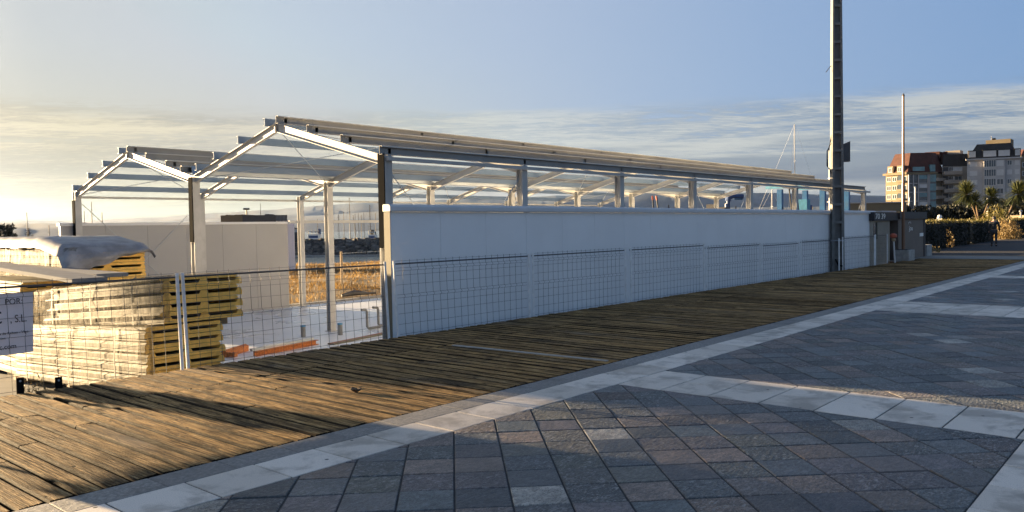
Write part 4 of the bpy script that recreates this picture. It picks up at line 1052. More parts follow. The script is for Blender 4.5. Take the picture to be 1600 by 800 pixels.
# ================================================================== FLATS
def facade_frame(pA, pB):
    A = Vector((pA.x, pA.y, 0)); B = Vector((pB.x, pB.y, 0)); d = (B - A); L = d.length; d.normalize()
    n = Vector((d.y, -d.x, 0))
    if n.dot(A) > 0: n = -n     # towards the camera
    return A, d, L, n
def fbox(c, A, d, n, x0, x1, z0, z1, o0, o1, base=0.0):
    P = lambda x, o_, z: A + d * x + n * o_ + Vector((0, 0, z + base))
    c.add([P(x0, o0, z0), P(x1, o0, z0), P(x1, o1, z0), P(x0, o1, z0), P(x0, o0, z1), P(x1, o0, z1), P(x1, o1, z1), P(x0, o1, z1)],
          [(0, 3, 2, 1), (4, 5, 6, 7), (0, 1, 5, 4), (1, 2, 6, 5), (2, 3, 7, 6), (3, 0, 4, 7)])
def window(parent, A, d, n, x, z, wd, h, frame='shutter', pane='glass', proud=.03, mull=1):
    c = MB(); fw = .12
    fbox(c, A, d, n, x - wd / 2, x + wd / 2, z, z + fw, proud, proud + .08); fbox(c, A, d, n, x - wd / 2, x + wd / 2, z + h - fw, z + h, proud, proud + .08)
    fbox(c, A, d, n, x - wd / 2, x - wd / 2 + fw, z + fw, z + h - fw, proud, proud + .08); fbox(c, A, d, n, x + wd / 2 - fw, x + wd / 2, z + fw, z + h - fw, proud, proud + .08)
    for k in range(mull):
        xx = x - wd / 2 + wd * (k + 1) / (mull + 1); fbox(c, A, d, n, xx - .05, xx + .05, z + fw, z + h - fw, proud, proud + .07)
    f = c.build('window', M[frame], parent)
    c = MB(); fbox(c, A, d, n, x - wd / 2 + .02, x + wd / 2 - .02, z + .02, z + h - .02, -.02 + proud, proud + .02); c.build('pane', M[pane], f)
ST = 2.83
# --- block 1: cream corner, glazed bay, red roof
D1 = 262
a0 = W(1384, 330, 263.5); a1 = W(1418, 330, 257); a2 = W(1462, 330, 257); a3 = W(1475, 330, 260)
ea = lambda v, d: W(1440, v, d).z
EAV = W(1430, 272, 257).z
f1 = thing('cream_flats', (a1.x, a1.y, 0), 'cream and glass block of flats with a red tiled mansard roof', 'building')
def prism(c, pts, z0, z1):
    n = len(pts); c.add([(p.x, p.y, z0) for p in pts] + [(p.x, p.y, z1) for p in pts], [(i, (i + 1) % n, n + (i + 1) % n, n + i) for i in range(n)] + [tuple(range(n))[::-1], tuple(range(n, 2 * n))])
back = F.copy(); back.z = 0; back.normalize()
far = lambda q, k: Vector((q.x * (1 + k / q.length), q.y * (1 + k / q.length), q.z))
b0 = far(a0, 16); b3 = far(a3, 16)
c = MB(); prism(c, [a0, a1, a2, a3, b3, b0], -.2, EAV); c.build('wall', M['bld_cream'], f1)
A, d, L, n = facade_frame(a0, a1)
nf = 6
for k in range(nf):
    z = EAV - (k + 1) * ST + .7
    if z < 0: break
    for x in (L * .16, L * .42): window(f1, A, d, n, x, z, 1.6, 1.5)
    fb = MB(); fbox(fb, A, d, n, L * .56, L * .80, z - .1, z + 1.8, .02, .06); fb.build('loggia', M['glass'], f1)
    fb = MB(); fbox(fb, A, d, n, L * .54, L * .82, z - .5, z + .25, .07, .75); fb.build('balcony', M['bld_cream'], f1)
    window(f1, A, d, n, L * .92, z, 1.0, 1.5, mull=0)
c = MB(); fbox(c, A, d, n, -.5, L + .2, EAV - .1, EAV + .6, -.2, .9); c.build('cornice', M['bld_cream'], f1)
A, d, L, n = facade_frame(a1, a2)
c = MB(); fbox(c, A, d, n, .15, L - .1, 0, EAV - .1, .02, .25); c.build('glazed_bay', M['glass'], f1)
c = MB()
for k in range(7):
    z = EAV - k * ST - .15
    if z > 0: fbox(c, A, d, n, .1, L * .72, z - .12, z + .12, .26, .5)
c.build('floor_band', M['bld_grey'], f1)
c = MB()
for x in (.18, L * .18, L * .36, L * .70, L * .75): fbox(c, A, d, n, x - .13, x + .13, 0, EAV - .05, .26, .62)
c.build('mullion', M['bld_grey'], f1)
for k in range(7):
    z = EAV - (k + 1) * ST + .3
    if z < -.5: break
    fb = MB(); fbox(fb, A, d, n, L * .78, L * .99, z, z + 2.2, .27, .45); fb.build('bay_window', M['teal_glass'], f1)
    fb = MB(); fbox(fb, A, d, n, L * .40, L * .68, z + .9, z + 2.1, .27, .33); fb.build('pane', M['teal_glass' if k % 2 == 0 else 'shutter'], f1)
c = MB(); fbox(c, A, d, n, -.2, L + .2, EAV - .1, EAV + .5, -.2, .9); c.build('cornice', M['bld_cream'], f1)
A, d, L, n = facade_frame(a2, a3)
for k in range(6):
    z = EAV - (k + 1) * ST + .5
    if z > 0:
        fb = MB(); fbox(fb, A, d, n, -.3, L, z, z + 1.0, .03, .9); fb.build('balcony', M['bld_stone'], f1)
# roof: mansard
def roof(parent, pts, z0, z1, inset, mat, name='roof'):
    cx = sum(p.x for p in pts) / len(pts); cy = sum(p.y for p in pts) / len(pts); n = len(pts)
    ins = [Vector((cx + (p.x - cx) * (1 - inset), cy + (p.y - cy) * (1 - inset), z1)) for p in pts]
    c = MB(); c.add([(p.x, p.y, z0) for p in pts] + ins, [(i, (i + 1) % n, n + (i + 1) % n, n + i) for i in range(n)] + [tuple(range(n, 2 * n)), tuple(range(n))[::-1]])
    return c.build(name, M[mat], parent)
ztop = W(1440, 240, 262).z
rf = roof(f1, [a0, a1, a2, a3, b3, b0], EAV + .5, ztop, .30, 'roof_red')
for (u, v, d_, w_, h_) in ((1419, 241, 268, 1.3, 2.0), (1459, 238, 268, 4.5, 2.2), (1442, 240, 270, 1.2, 1.0)):
    p = W(u, v, d_); c = MB(); c.box((p.x - w_ / 2, p.y - w_ / 2, p.z - h_ - 2), (p.x + w_ / 2, p.y + w_ / 2, p.z)); c.build('chimney', M['roof_red'], rf)
A, d, L, n = facade_frame(a0, a1)
for x in (L * .22, L * .66):
    fb = MB(); fbox(fb, A, d, n, x - 1, x + 1, EAV + .6, EAV + 2.9, -2.5, .1); fb.build('dormer', M['bld_cream'], f1)
    window(f1, A, d, n, x, EAV + .9, 1.3, 1.5, proud=.12)
A, d, L, n = facade_frame(a1, a2)
fb = MB(); fbox(fb, A, d, n, L * .16, L * .62, EAV + .8, EAV + 2.4, -2.5, .05); fb.build('dormer', M['roof_red'], f1)
fb = MB(); fbox(fb, A, d, n, L * .18, L * .60, EAV + .95, EAV + 2.25, .055, .12); fb.build('dormer_glazing', M['teal_glass'], f1)
fb = MB(); fbox(fb, A, d, n, L * .80, L * .98, EAV + .7, EAV + 2.9, -2.5, .1); fb.build('dormer', M['teal_glass'], f1)
# --- block 2: stone block with rounded balconies
c0 = W(1472, 330, 259); c1 = W(1514, 330, 258); c1b = far(c1, 18); c0b = far(c0, 18)
E2 = W(1490, 260, 258).z
f2 = thing('stone_flats', (c1.x, c1.y, 0), 'brownish block of flats with stacked long balconies between the cream and grey blocks', 'building')
c = MB(); prism(c, [c0, c1, c1b, c0b], -.2, E2); c.build('wall', M['bld_stone'], f2)
A, d, L, n = facade_frame(c0, c1)
for k in range(7):
    z = E2 - (k + 1) * ST + .4
    if z < 0: break
    fb = MB(); fbox(fb, A, d, n, .1, L * .68, z - .25, z + .9, .02, 1.5); fb.build('balcony', M['bld_stone'], f2)
    fb = MB(); fbox(fb, A, d, n, .15, L * .40, z + .9, z + 2.3, -.02, .05); fb.build('recess', M['frame_dark'], f2)
    window(f2, A, d, n, L * .34, z + .95, 1.7, 1.3, pane='shutter'); window(f2, A, d, n, L * .60, z + .8, 2.4, 1.4, pane='glass' if k % 3 == 1 else 'shutter')
rf = roof(f2, [c0, c1, c1b, c0b], E2, W(1490, 242, 262).z, .10, 'roof_dark')
for (u, v, w_) in ((1472, 238, 1.3), (1477, 237, 1.2)):
    p = W(u, v, 266); c = MB(); c.box((p.x - w_ / 2, p.y - w_ / 2, p.z - 4), (p.x + w_ / 2, p.y + w_ / 2, p.z)); c.build('chimney', M['roof_red'], rf)
p = W(1491, 236, 268); c = MB(); c.box((p.x - 2.2, p.y - 2.2, p.z - 4), (p.x + 2.2, p.y + 2.2, p.z)); c.build('stair_head', M['bld_stone'], rf)
# --- block 3: grey block
g0 = W(1511, 330, 250); g1 = W(1594, 330, 244); g0b = far(g0, 18); g1b = far(g1, 18)
E3 = W(1550, 249, 248).z
f3 = thing('grey_flats', (g0.x, g0.y, 0), 'grey block of flats with a dark mansard roof and a square tower on top', 'building')
c = MB(); prism(c, [g0, g1, g1b, g0b], -.2, E3); c.build('wall', M['bld_grey'], f3)
A, d, L, n = facade_frame(g0, g1)
for k in range(7):
    z = E3 - (k + 1) * ST + .75
    if z < -.2: break
    window(f3, A, d, n, L * .12, z, 2.1, 1.5, pane='shutter')
    window(f3, A, d, n, L * .80, z, 1.3, 1.5, pane='shutter' if k % 2 else 'glass'); window(f3, A, d, n, L * .94, z, 1.2, 1.5, pane='shutter')
    window(f3, A, d, n, L * .43, z - .4, 3.2, 2.2, mull=4, proud=.85); window(f3, A, d, n, L * .62, z - .2, 1.8, 1.8, mull=1, proud=.85, pane='shutter' if k < 2 else 'glass')
c = MB(); fbox(c, A, d, n, L * .31, L * .71, 0, E3 - .4, .02, .85); c.build('bay', M['bld_grey'], f3)
c = MB(); fbox(c, A, d, n, -.4, L + .4, E3 - .15, E3 + .3, -.2, .8); c.build('cornice', M['bld_grey'], f3)
zt3 = W(1540, 226, 252).z
rf = roof(f3, [g0, g1, g1b, g0b], E3 + .3, zt3, .36, 'roof_dark')
for x, w_ in ((L * .10, 1.8), (L * .43, 3.4), (L * .70, 3.0), (L * .95, 1.3)):
    fb = MB(); fbox(fb, A, d, n, x - w_ / 2 - .2, x + w_ / 2 + .2, E3 + .5, E3 + 2.9, -2.8, -.3); fb.build('dormer', M['roof_dark'], f3)
    window(f3, A, d, n, x, E3 + .8, w_, 1.8, mull=2, proud=-.28, pane='shutter')
p = W(1562, 219, 256); c = MB(); c.box((p.x - 2.6, p.y - 3.4, zt3 - 3), (p.x + 2.6, p.y + 3.4, p.z)); c.build('roof_tower', M['bld_cream'], rf)
p = W(1553, 217, 256); c = MB(); c.box((p.x - .4, p.y - .5, p.z - 2), (p.x + .4, p.y + .5, p.z + .2)); c.build('chimney', M['roof_dark'], rf)
p = W(1549, 216, 256); c = MB(); c.tube([(p.x, p.y, zt3 - 1), (p.x, p.y, p.z + .6)], .06, 5); c.tube([(p.x - .6, p.y + .4, p.z + .2), (p.x + .6, p.y - .4, p.z + .2)], .04, 4); c.build('aerial', M['frame_dark'], rf)
# --- block 4 at the right edge
h0 = W(1595, 330, 262); h1 = W(1660, 330, 262); h0b = h0 + back * 14; h1b = h1 + back * 14
f4 = thing('edge_flats', (h0.x, h0.y, 0), 'cream block of flats cut by the right edge of the picture', 'building')
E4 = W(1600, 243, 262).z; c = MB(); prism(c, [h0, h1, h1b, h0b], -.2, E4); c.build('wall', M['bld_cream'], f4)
A, d, L, n = facade_frame(h0, h1)
for k in range(6):
    z = E4 - (k + 1) * ST - 1
    if z > 0:
        for x in (1.3, 5, 9): window(f4, A, d, n, x, z, 2.0, 1.6)
roof(f4, [h0, h1, h1b, h0b], E4, E4 + 2.2, .4, 'roof_red')

# ================================================================== PERSON
def person(loc, yaw, label):
    loc = Vector(loc)
    J = {'pel': (0, 0, .98), 'wst': (0, 0, 1.12), 'chs': (0, .01, 1.34), 'shc': (0, .02, 1.50), 'nek': (0, .03, 1.58), 'hdb': (0, .04, 1.66), 'hdm': (0, .05, 1.74), 'hdt': (0, .04, 1.82),
         'hl': (-.10, 0, .93), 'kl': (-.12, .10, .52), 'al': (-.12, -.02, .10), 'tl': (-.13, .14, .04), 'hr': (.10, 0, .93), 'kr': (.11, .02, .50), 'ar': (.11, -.18, .13), 'tr': (.12, -.05, .03),
         'sl': (-.19, .01, 1.46), 'el': (-.27, -.06, 1.18), 'wl': (-.28, .05, .94), 'fl': (-.27, .09, .84), 'sr': (.19, .01, 1.46), 'er': (.27, .0, 1.18), 'wr': (.27, .14, .95), 'fr': (.26, .18, .86)}
    RD = {'pel': .15, 'wst': .14, 'chs': .16, 'shc': .11, 'nek': .055, 'hdb': .065, 'hdm': .088, 'hdt': .05, 'hl': .095, 'kl': .06, 'al': .04, 'tl': .035, 'hr': .095, 'kr': .06, 'ar': .04, 'tr': .035,
          'sl': .07, 'el': .045, 'wl': .03, 'fl': .035, 'sr': .07, 'er': .045, 'wr': .03, 'fr': .035}
    edges = [('pel', 'wst'), ('wst', 'chs'), ('chs', 'shc'), ('shc', 'nek'), ('nek', 'hdb'), ('hdb', 'hdm'), ('hdm', 'hdt'), ('pel', 'hl'), ('hl', 'kl'), ('kl', 'al'), ('al', 'tl'), ('pel', 'hr'), ('hr', 'kr'), ('kr', 'ar'), ('ar', 'tr'),
             ('shc', 'sl'), ('sl', 'el'), ('el', 'wl'), ('wl', 'fl'), ('shc', 'sr'), ('sr', 'er'), ('er', 'wr'), ('wr', 'fr')]
    rot = Matrix.Rotation(yaw, 3, 'Z')
    def mk(name, names, eds, extra, mat, parent=None, root='pel'):
        me = bpy.data.meshes.new(name); me.from_pydata([tuple(loc + rot @ Vector(J[q])) for q in names], [(names.index(a), names.index(b_)) for a, b_ in eds], [])
        o = bpy.data.objects.new(name, me); col.objects.link(o); me.materials.append(mat)
        m = o.modifiers.new('skin', 'SKIN'); sv = me.skin_vertices[0].data if me.skin_vertices else None
        if sv is None:
            bm = bmesh.new(); bm.from_mesh(me); bm.verts.layers.skin.verify(); bm.to_mesh(me); bm.free(); sv = me.skin_vertices[0].data
        for i, q in enumerate(names): sv[i].radius = (RD[q] + extra, RD[q] * .85 + extra); sv[i].use_root = (q == root)
        m.use_smooth_shade = True; o.modifiers.new('sub', 'SUBSURF').levels = 1; o.modifiers['sub'].render_levels = 2
        # bake so that the mesh is real
        dg = bpy.context.evaluated_depsgraph_get(); dg.update(); me2 = bpy.data.meshes.new_from_object(o.evaluated_get(dg)); bpy.data.objects.remove(o)
        o = bpy.data.objects.new(name, me2); col.objects.link(o); 
        if parent: o.parent = parent
        return o
    body = mk('person', list(J), edges, 0, M['skin'])
    jn = ['pel', 'wst', 'chs', 'shc', 'sl', 'el', 'wl', 'sr', 'er', 'wr']; mk('jacket', jn, [e for e in edges if e[0] in jn and e[1] in jn], .028, M['cloth_dark'], body)
    tn = ['pel', 'hl', 'kl', 'al', 'hr', 'kr', 'ar']; mk('trousers', tn, [e for e in edges if e[0] in tn and e[1] in tn], .024, M['cloth_dark'], body)
    for s_ in ('l', 'r'): mk('shoe', ['a' + s_, 't' + s_], [('a' + s_, 't' + s_)], .012, M['black'], body, 'a' + s_)
    mk('hair', ['hdb', 'hdm', 'hdt'], [('hdb', 'hdm'), ('hdm', 'hdt')], .014, M['hair'], body, 'hdm')
    tag(body, label, 'person'); return body
person((55.9, 9.71, -.01), rad(-80), 'person in dark jacket and trousers walking away on the path by the hedge')

# ================================================================== VEHICLES, LAMPS AND SMALL THINGS ON THE RIGHT
def car(u, v, d, yaw, mat, label, s_=1.0):
    p = W(u, v, d); p.z = 0; t = thing('parked_car', p, label, 'car', 'cars parked beyond the hedges')
    rot = Matrix.Translation(p) @ Matrix.Rotation(yaw, 4, 'Z') @ Matrix.Scale(s_, 4)
    side = [(-2.1, .35), (-2.15, .75), (-1.95, .95), (-1.35, 1.02), (-.9, 1.42), (.6, 1.45), (1.25, 1.02), (2.0, .88), (2.15, .6), (2.1, .35)]
    c = MB(); c.M = rot; n = len(side)
    sc = lambda z: .84 if z < 1.1 else .66
    c.add([(x, -sc(z), z) for x, z in side] + [(x, sc(z), z) for x, z in side], [tuple(range(n)), tuple(range(n, 2 * n))[::-1]] + [(i, n + i, n + (i + 1) % n, (i + 1) % n) for i in range(n)]); c.build('body', M[mat], t, bevel=.04)
    for sg_ in (-1, 1):
        c = MB(); c.M = rot; y = .79 * sg_; y2 = .70 * sg_
        c.add([(-1.2, y, 1.06), (1.05, y, 1.06), (.55, y2, 1.38), (-.85, y2, 1.36)], [(0, 1, 2, 3)]); c.build('side_window', M['glass'], t)
        for x in (-1.35, 1.35):
            c = MB(); c.M = rot; c.tube([(x, sg_ * .62, .32), (x, sg_ * .86, .32)], .32, 16); w_ = c.build('wheel', M['tyre'], t)
            c = MB(); c.M = rot; c.tube([(x, sg_ * .861, .32), (x, sg_ * .868, .32)], .19, 12); c.build('rim', M['galv'], w_)
        c = MB(); c.M = rot; c.cbox((2.1, sg_ * .6, .7), (.06, .16, .08)); c.build('headlight', M['boat_white'], t)
    c = MB(); c.M = rot; c.add([(1.2, -.62, 1.08), (1.2, .62, 1.08), (.66, .56, 1.42), (.66, -.56, 1.42)], [(0, 1, 2, 3)]); c.build('windscreen', M['glass'], t)
car(1541, 340, 108, rad(150), 'car_white', 'white parked car behind the hedges, left of the walking person')
car(1480, 344, 118, rad(140), 'car_dark', 'dark parked car behind the hedges near the blue box')
car(1497, 343, 122, rad(140), 'galv', 'silver parked car behind the hedges, right of the dark one')
car(1512, 343, 120, rad(130), 'car_dark', 'dark parked car in the shade beside the branching palm')
p = W(1462, 348, 75); t = thing('blue_container', (p.x, p.y, 0), 'light blue waste container behind the first hedge', 'container')
c = MB(); c.box((p.x - .7, p.y - .7, .15), (p.x + .7, p.y + .7, 1.55)); c.build('body', M['cyan_paint'], t, bevel=.06)
c = MB(); c.box((p.x - .75, p.y - .75, 1.56), (p.x + .75, p.y + .75, 1.7)); c.tube([(p.x - .5, p.y - .4, 1.7), (p.x - .2, p.y - .4, 2.0)], .2, 6); c.build('lid', M['boat_white'], t)
# pale low wall (boat cover) at far right
p0 = W(1574, 341, 100); p1 = W(1625, 339, 96)
t = thing('low_white_wall', (p0.x, p0.y, 0), 'low whitish wall beyond the hedges at the right edge', 'wall')
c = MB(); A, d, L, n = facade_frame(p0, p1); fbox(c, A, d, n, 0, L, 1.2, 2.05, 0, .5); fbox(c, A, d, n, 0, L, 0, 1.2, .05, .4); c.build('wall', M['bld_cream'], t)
def lamp(u, vt, d, label, r=.07, head=False):
    p = W(u, vt, d); t = thing('street_post', (p.x, p.y, 0), label, 'post', 'slim pale posts near the flats')
    c = MB(); c.tube([(p.x, p.y, 0), (p.x, p.y, p.z)], r, 8); c.build('post', M['boat_white'], t)
    c = MB(); c.tube([(p.x, p.y, p.z), (p.x, p.y, p.z + .12), (p.x, p.y, p.z + .2)], [r * 1.6, r * 2, r * .6], 8); c.build('cap', M['galv'], t)
lamp(1543, 305, 88, 'slim white post between the two palms'); lamp(1595, 331, 92, 'short white post above the low white wall', .10)
lamp(1421, 309, 150, 'thin white post in front of the glazed flats', .08); lamp(1430, 293, 150, 'taller brownish mast-like post in front of the glazed flats', .12)

# unseen tree added at the left, crown bottom cut to shade only the paving
for i, (x, y, lb) in enumerate(((-7.12, 68, 'unseen flat-bottomed tree added out of frame at the left to shade the paving'),)):
    rg = random.Random(90 + i); t = thing('added_shade_tree', (x, y, -3), lb, 'tree'); p = Vector((x, y, -3))
    c = MB(); c.tube([p, p + Vector((.1, 0, 6)), p + Vector((0, .2, 12))], [.17, .12, .08], 7)
    for k in range(6): a = k * 1.05; c.tube([p + Vector((0, 0, 9.4)), p + Vector((math.cos(a) * 1.8, math.sin(a) * 1.5, 10.4))], [.08, .04], 5)
    c.build('trunk', M['pine_bark'], t); cl = []; zb = (y - 4.9) * 1.015 * math.tan(SUN_EL) + .02
    for k in range(9000):
        fx = rg.uniform(-1, 1); z = rg.random() ** 1.4
        if rg.random() < .12 and noise.noise(Vector((fx * 3, z * 5, i))) > .1: continue
        cl.append((Vector((x + .15 + fx * 2.0 * (1 - .5 * z), y + rg.uniform(-.7, .7), zb + .07 + .06 * rg.random() + z * 4.0)), 1))
    leaves(cl, .26, rg).build('crown', M['leaf_mid'], t)

# ================================================================== HARBOUR
def straight(p, q, r, c, n=4): c.tube([p, q], r, n, caps=True)
def sailboat(u, vtop, d, label, name='sailing_yacht', mast='mast', L=10, yaw=.5, stays=True, mr=.09, group='moored sailing yachts', hull='boat_white', lean=0):
    p = W(u, 360, d); top = W(u, vtop, d).z; base = Vector((p.x, p.y, -2.9))
    t = thing(name, base, label, 'sailing yacht', group); rot = Matrix.Translation(base) @ Matrix.Rotation(yaw, 4, 'Z')
    c = MB(); c.M = rot; st = [(-L / 2, .30, 1.0), (-L * .25, .42, .95), (0, .46, 1.0), (L * .25, .34, 1.1), (L * .45, .10, 1.3), (L / 2, .01, 1.35)]
    vs = []; wd = L * .33
    for x, w_, h in st: vs += [(x, -w_ * wd, h), (x * .96, -w_ * wd * .7, 0), (x * .94, 0, -.25), (x * .96, w_ * wd * .7, 0), (x, w_ * wd, h)]
    fs = [(i * 5 + k, i * 5 + k + 1, (i + 1) * 5 + k + 1, (i + 1) * 5 + k) for i in range(5) for k in range(4)] + [(i * 5 + 4, i * 5, (i + 1) * 5, (i + 1) * 5 + 4) for i in range(5)] + [(0, 4, 3, 2, 1)]
    c.add(vs, fs); c.build('hull', M[hull], t)
    c = MB(); c.M = rot; c.add([(-L * .2, -.9, 1.0), (L * .2, -.7, 1.05), (L * .2, .7, 1.05), (-L * .2, .9, 1.0), (-L * .18, -.75, 1.5), (L * .12, -.5, 1.45), (L * .12, .5, 1.45), (-L * .18, .75, 1.5)], [(4, 5, 6, 7), (0, 1, 5, 4), (1, 2, 6, 5), (2, 3, 7, 6), (3, 0, 4, 7)]); c.build('cabin', M['boat_white'], t)
    H = top - base.z; c = MB(); c.M = rot; m0 = Vector((L * .08, 0, 1.0)); m1 = Vector((L * .08 + lean, 0, H)); c.tube([m0, m1], [mr, mr * .7], 6)
    for k in (.45, .7): q = m0.lerp(m1, k); c.tube([q - Vector((0, .9 * (1.2 - k), 0)), q + Vector((0, .9 * (1.2 - k), 0))], mr * .3, 4)
    c.build('mast', M[mast], t)
    c = MB(); c.M = rot; c.tube([(L * .05, 0, 2.0), (-L * .36, 0, 2.1)], [.13, .1], 6); c.build('boom', M['navy'], t)
    if stays:
        c = MB(); c.M = rot
        for q in ((L / 2, 0, 1.35), (-L / 2, 0, 1.1)): c.tube([m1, q], .011, 3, caps=False)
        for s_ in (-1, 1): c.tube([m0.lerp(m1, .97), (L * .02, s_ * wd * .45, 1)], .016, 3, caps=False)
        c.build('stay', M[mast], t)
    return t
sailboat(1231, 195, 118, 'tall-masted white yacht behind the blue boat hoist', L=13, yaw=-.9, mr=.085)
sailboat(1288, 234, 126, 'white yacht with bare mast just left of the concrete pole', L=11, yaw=-.7, mr=.075, stays=False)
sailboat(1200, 296, 120, 'small yacht with short mast, left of the blue hoist', L=8, yaw=-.8, mr=.07)
sailboat(1172, 305, 130, 'small yacht with faint stays right of the blue crane', L=8, yaw=.8, mr=.06)
lefts = [(472, 330, 10), (497, 342, 9), (508, 341, 9), (522.5, 329, 10), (532.5, 335, 9), (537, 331, 10), (541.5, 309, 14), (550, 334, 10), (553, 336, 9), (561, 333, 10), (568.5, 336, 9), (574, 332, 10), (583, 320, 12), (587, 333, 9)]
desc = ['in the gap between the first two inner columns', 'first from the left beyond the harbour office', 'second small one above the motor yacht', 'just right of the middle inner column', 'third from the left past the middle inner column, short', 'fourth past the middle inner column', 'with the tallest mast of the group behind the breakwater', 'right beside the tallest mast', 'tilted mast right of the tallest one', 'with a leaning mast in the centre right of the group', 'short mast before the grey motor yacht', 'slim mast just left of the grey motor yacht', 'second tallest mast, near the white wall end', 'last on the right, next to the white wall end']
for i, ((u, v, L), ds) in enumerate(zip(lefts, desc)):
    sailboat(u, v, 188 + (i * 37) % 23, 'distant yacht behind the breakwater, ' + ds, mast='dark_mast', L=L, yaw=.3 + i * .77, mr=.08 if L < 12 else .11, stays=(i % 2 == 0), lean=(-.9 if i in (2, 8) else (1.2 if i == 9 else 0)), group='yachts behind the breakwater')
for i, (u, v, ds) in enumerate(((131, 330, 'leftmost of the three masts above the grey wall'), (148.5, 315, 'tallest of the three masts above the grey wall'), (165.5, 332, 'rightmost of the three masts above the grey wall'), (45, 332, 'single thin mast over the wrapped bundle at the left'), (73.5, 352, 'stub-like mast over the wrapped bundle'))):
    sailboat(u, v, 190 + i * 6, 'distant yacht, ' + ds, mast='dark_mast', L=10, yaw=1 + i, mr=.13, stays=(i == 1), group='yachts behind the breakwater')
sailboat(404, 318, 190, 'distant yacht with thin mast above the dark hut roof', mast='dark_mast', L=10, yaw=.2, mr=.07, stays=False, group='yachts behind the breakwater')
def motor(u, v0, v1, d, wpx, label, sd, dark=False):
    rg = random.Random(sd); p = W(u, 365, d); Wd = wpx * d / FOC; z1 = W(u, v0, d).z
    ax = Vector((R.x, R.y, 0)).normalized(); ay = Vector((-ax.y, ax.x, 0)); base = Vector((p.x, p.y, -2.9)); t = thing('motor_yacht', base, label, 'motor yacht', 'motor yachts behind the breakwater')
    m = Matrix(((ax.x, ay.x, 0, base.x), (ax.y, ay.y, 0, base.y), (0, 0, 1, base.z), (0, 0, 0, 1)))
    H = z1 - base.z; h = Wd / 2
    c = MB(); c.M = m; c.add([(-h, -1.7, H * .55), (h * .8, -1.5, H * .58), (h, 0, H * .6), (h * .8, 1.5, H * .58), (-h, 1.7, H * .55), (-h * .97, -1.3, -.2), (h * .7, -1, -.2), (h * .85, 0, -.2), (h * .7, 1, -.2), (-h * .97, 1.3, -.2)], [(0, 1, 2, 3, 4)[::-1], (0, 5, 6, 1), (1, 6, 7, 2), (2, 7, 8, 3), (3, 8, 9, 4), (4, 9, 5, 0)]); c.build('hull', M['boat_white'], t)
    c = MB(); c.M = m; c.box((-h * .8, -1.2, H * .56), (h * .45, 1.2, H * .78)); c.box((-h * .65, -1.0, H * .86), (h * .2, 1.0, H * .91)); c.build('superstructure', M['boat_white'], t)
    c = MB(); c.M = m; c.box((-h * .7, -1.22, H * .62), (h * .35, 1.22, H * .72)); c.build('windows', M['navy'], t)
    for k in range(4):
        c = MB(); c.M = m; x = -h * .75 + k * h * .4; c.tube([(x, -1, H * .78), (x, -1, H * rg.uniform(.92, 1.0))], .06, 5); c.build('rail_post', M['dark_mast'], t)
    c = MB(); c.M = m; c.box((h * (.25 if not dark else -.5), -.5, H * .78), (h * (.5 if not dark else .0), .5, H)); c.build('canopy', M['navy' if not dark else 'frame_dark'], t)
motor(494, 358, 373, 170, 27, 'white motor yacht with blue canopies beyond the breakwater, between two inner columns', 1)
motor(584, 359, 373, 168, 17, 'white motor yacht with a dark canopy beyond the breakwater, by the white wall end', 2, True)
motor(1250, 321, 330, 112, 70, 'long white hull low behind the blue boat hoist', 3)
# breakwater
rg = random.Random(9)
bw = []
uu = 90; 
c = MB()
pA, pB = W(250, 373, 158), W(640, 372, 150); A, d, L, n = facade_frame(pA, pB)
back2 = -n
A2 = A - d * 60; L2 = L + 120
bt_ = thing('breakwater', (A.x, A.y, -3), 'dark rock breakwater with a flat parapet across the harbour', 'breakwater')
for k in range(3200):
    x = rg.uniform(0, L2); f = rg.random(); z = -3.1 + 2.9 * f; o_ = 5.5 * (1 - f) + rg.uniform(-.3, .3); r = rg.uniform(.28, .75)
    ctr = A2 + d * x + n * o_ + Vector((0, 0, z)); vs = []
    for sx_ in (-1, 1):
        for sy_ in (-1, 1):
            for sz_ in (-1, 1): vs.append(ctr + Vector((sx_ * r * rg.uniform(.4, 1), sy_ * r * rg.uniform(.4, 1), sz_ * r * rg.uniform(.35, .9))))
    t_ = rg.random(); c.add(vs, [(0, 1, 3, 2), (4, 6, 7, 5), (0, 4, 5, 1), (2, 3, 7, 6), (0, 2, 6, 4), (1, 5, 7, 3)], (t_, t_, t_))
def mat_rock():
    m, b, p, o = newmat('boulders')
    at = b.n('ShaderNodeAttribute', attribute_name='rnd'); sx = b.n('ShaderNodeSeparateXYZ'); b.l(at.outputs['Vector'], sx.inputs[0])
    b.l(b.ramp(sx.outputs[0], [(0, (.05, .048, .045)), (.6, (.11, .105, .10)), (.9, (.19, .18, .17)), (1, (.28, .27, .25))]), p.inputs['Base Color']); p.inputs['Roughness'].default_value = .9
    return m
M['boulder'] = mat_rock()
rk = c.build('rocks', M['boulder'], bt_); rk['kind'] = 'stuff'
c = MB(); fbox(c, A2, d, n, 0, L2, -3, .0, -2.5, -.2); fbox(c, A2, d, n, 0, L2, -3.2, -.6, -.2, 2.0); c.build('parapet', M['frame_dark'], bt_)
c = MB(); c2 = MB(); 
fbox(c2, A2, d, n, 0, L2, -3.05, -2.80, 6.2, 6.9); c2.build('tide_line', M['concrete'], bt_)
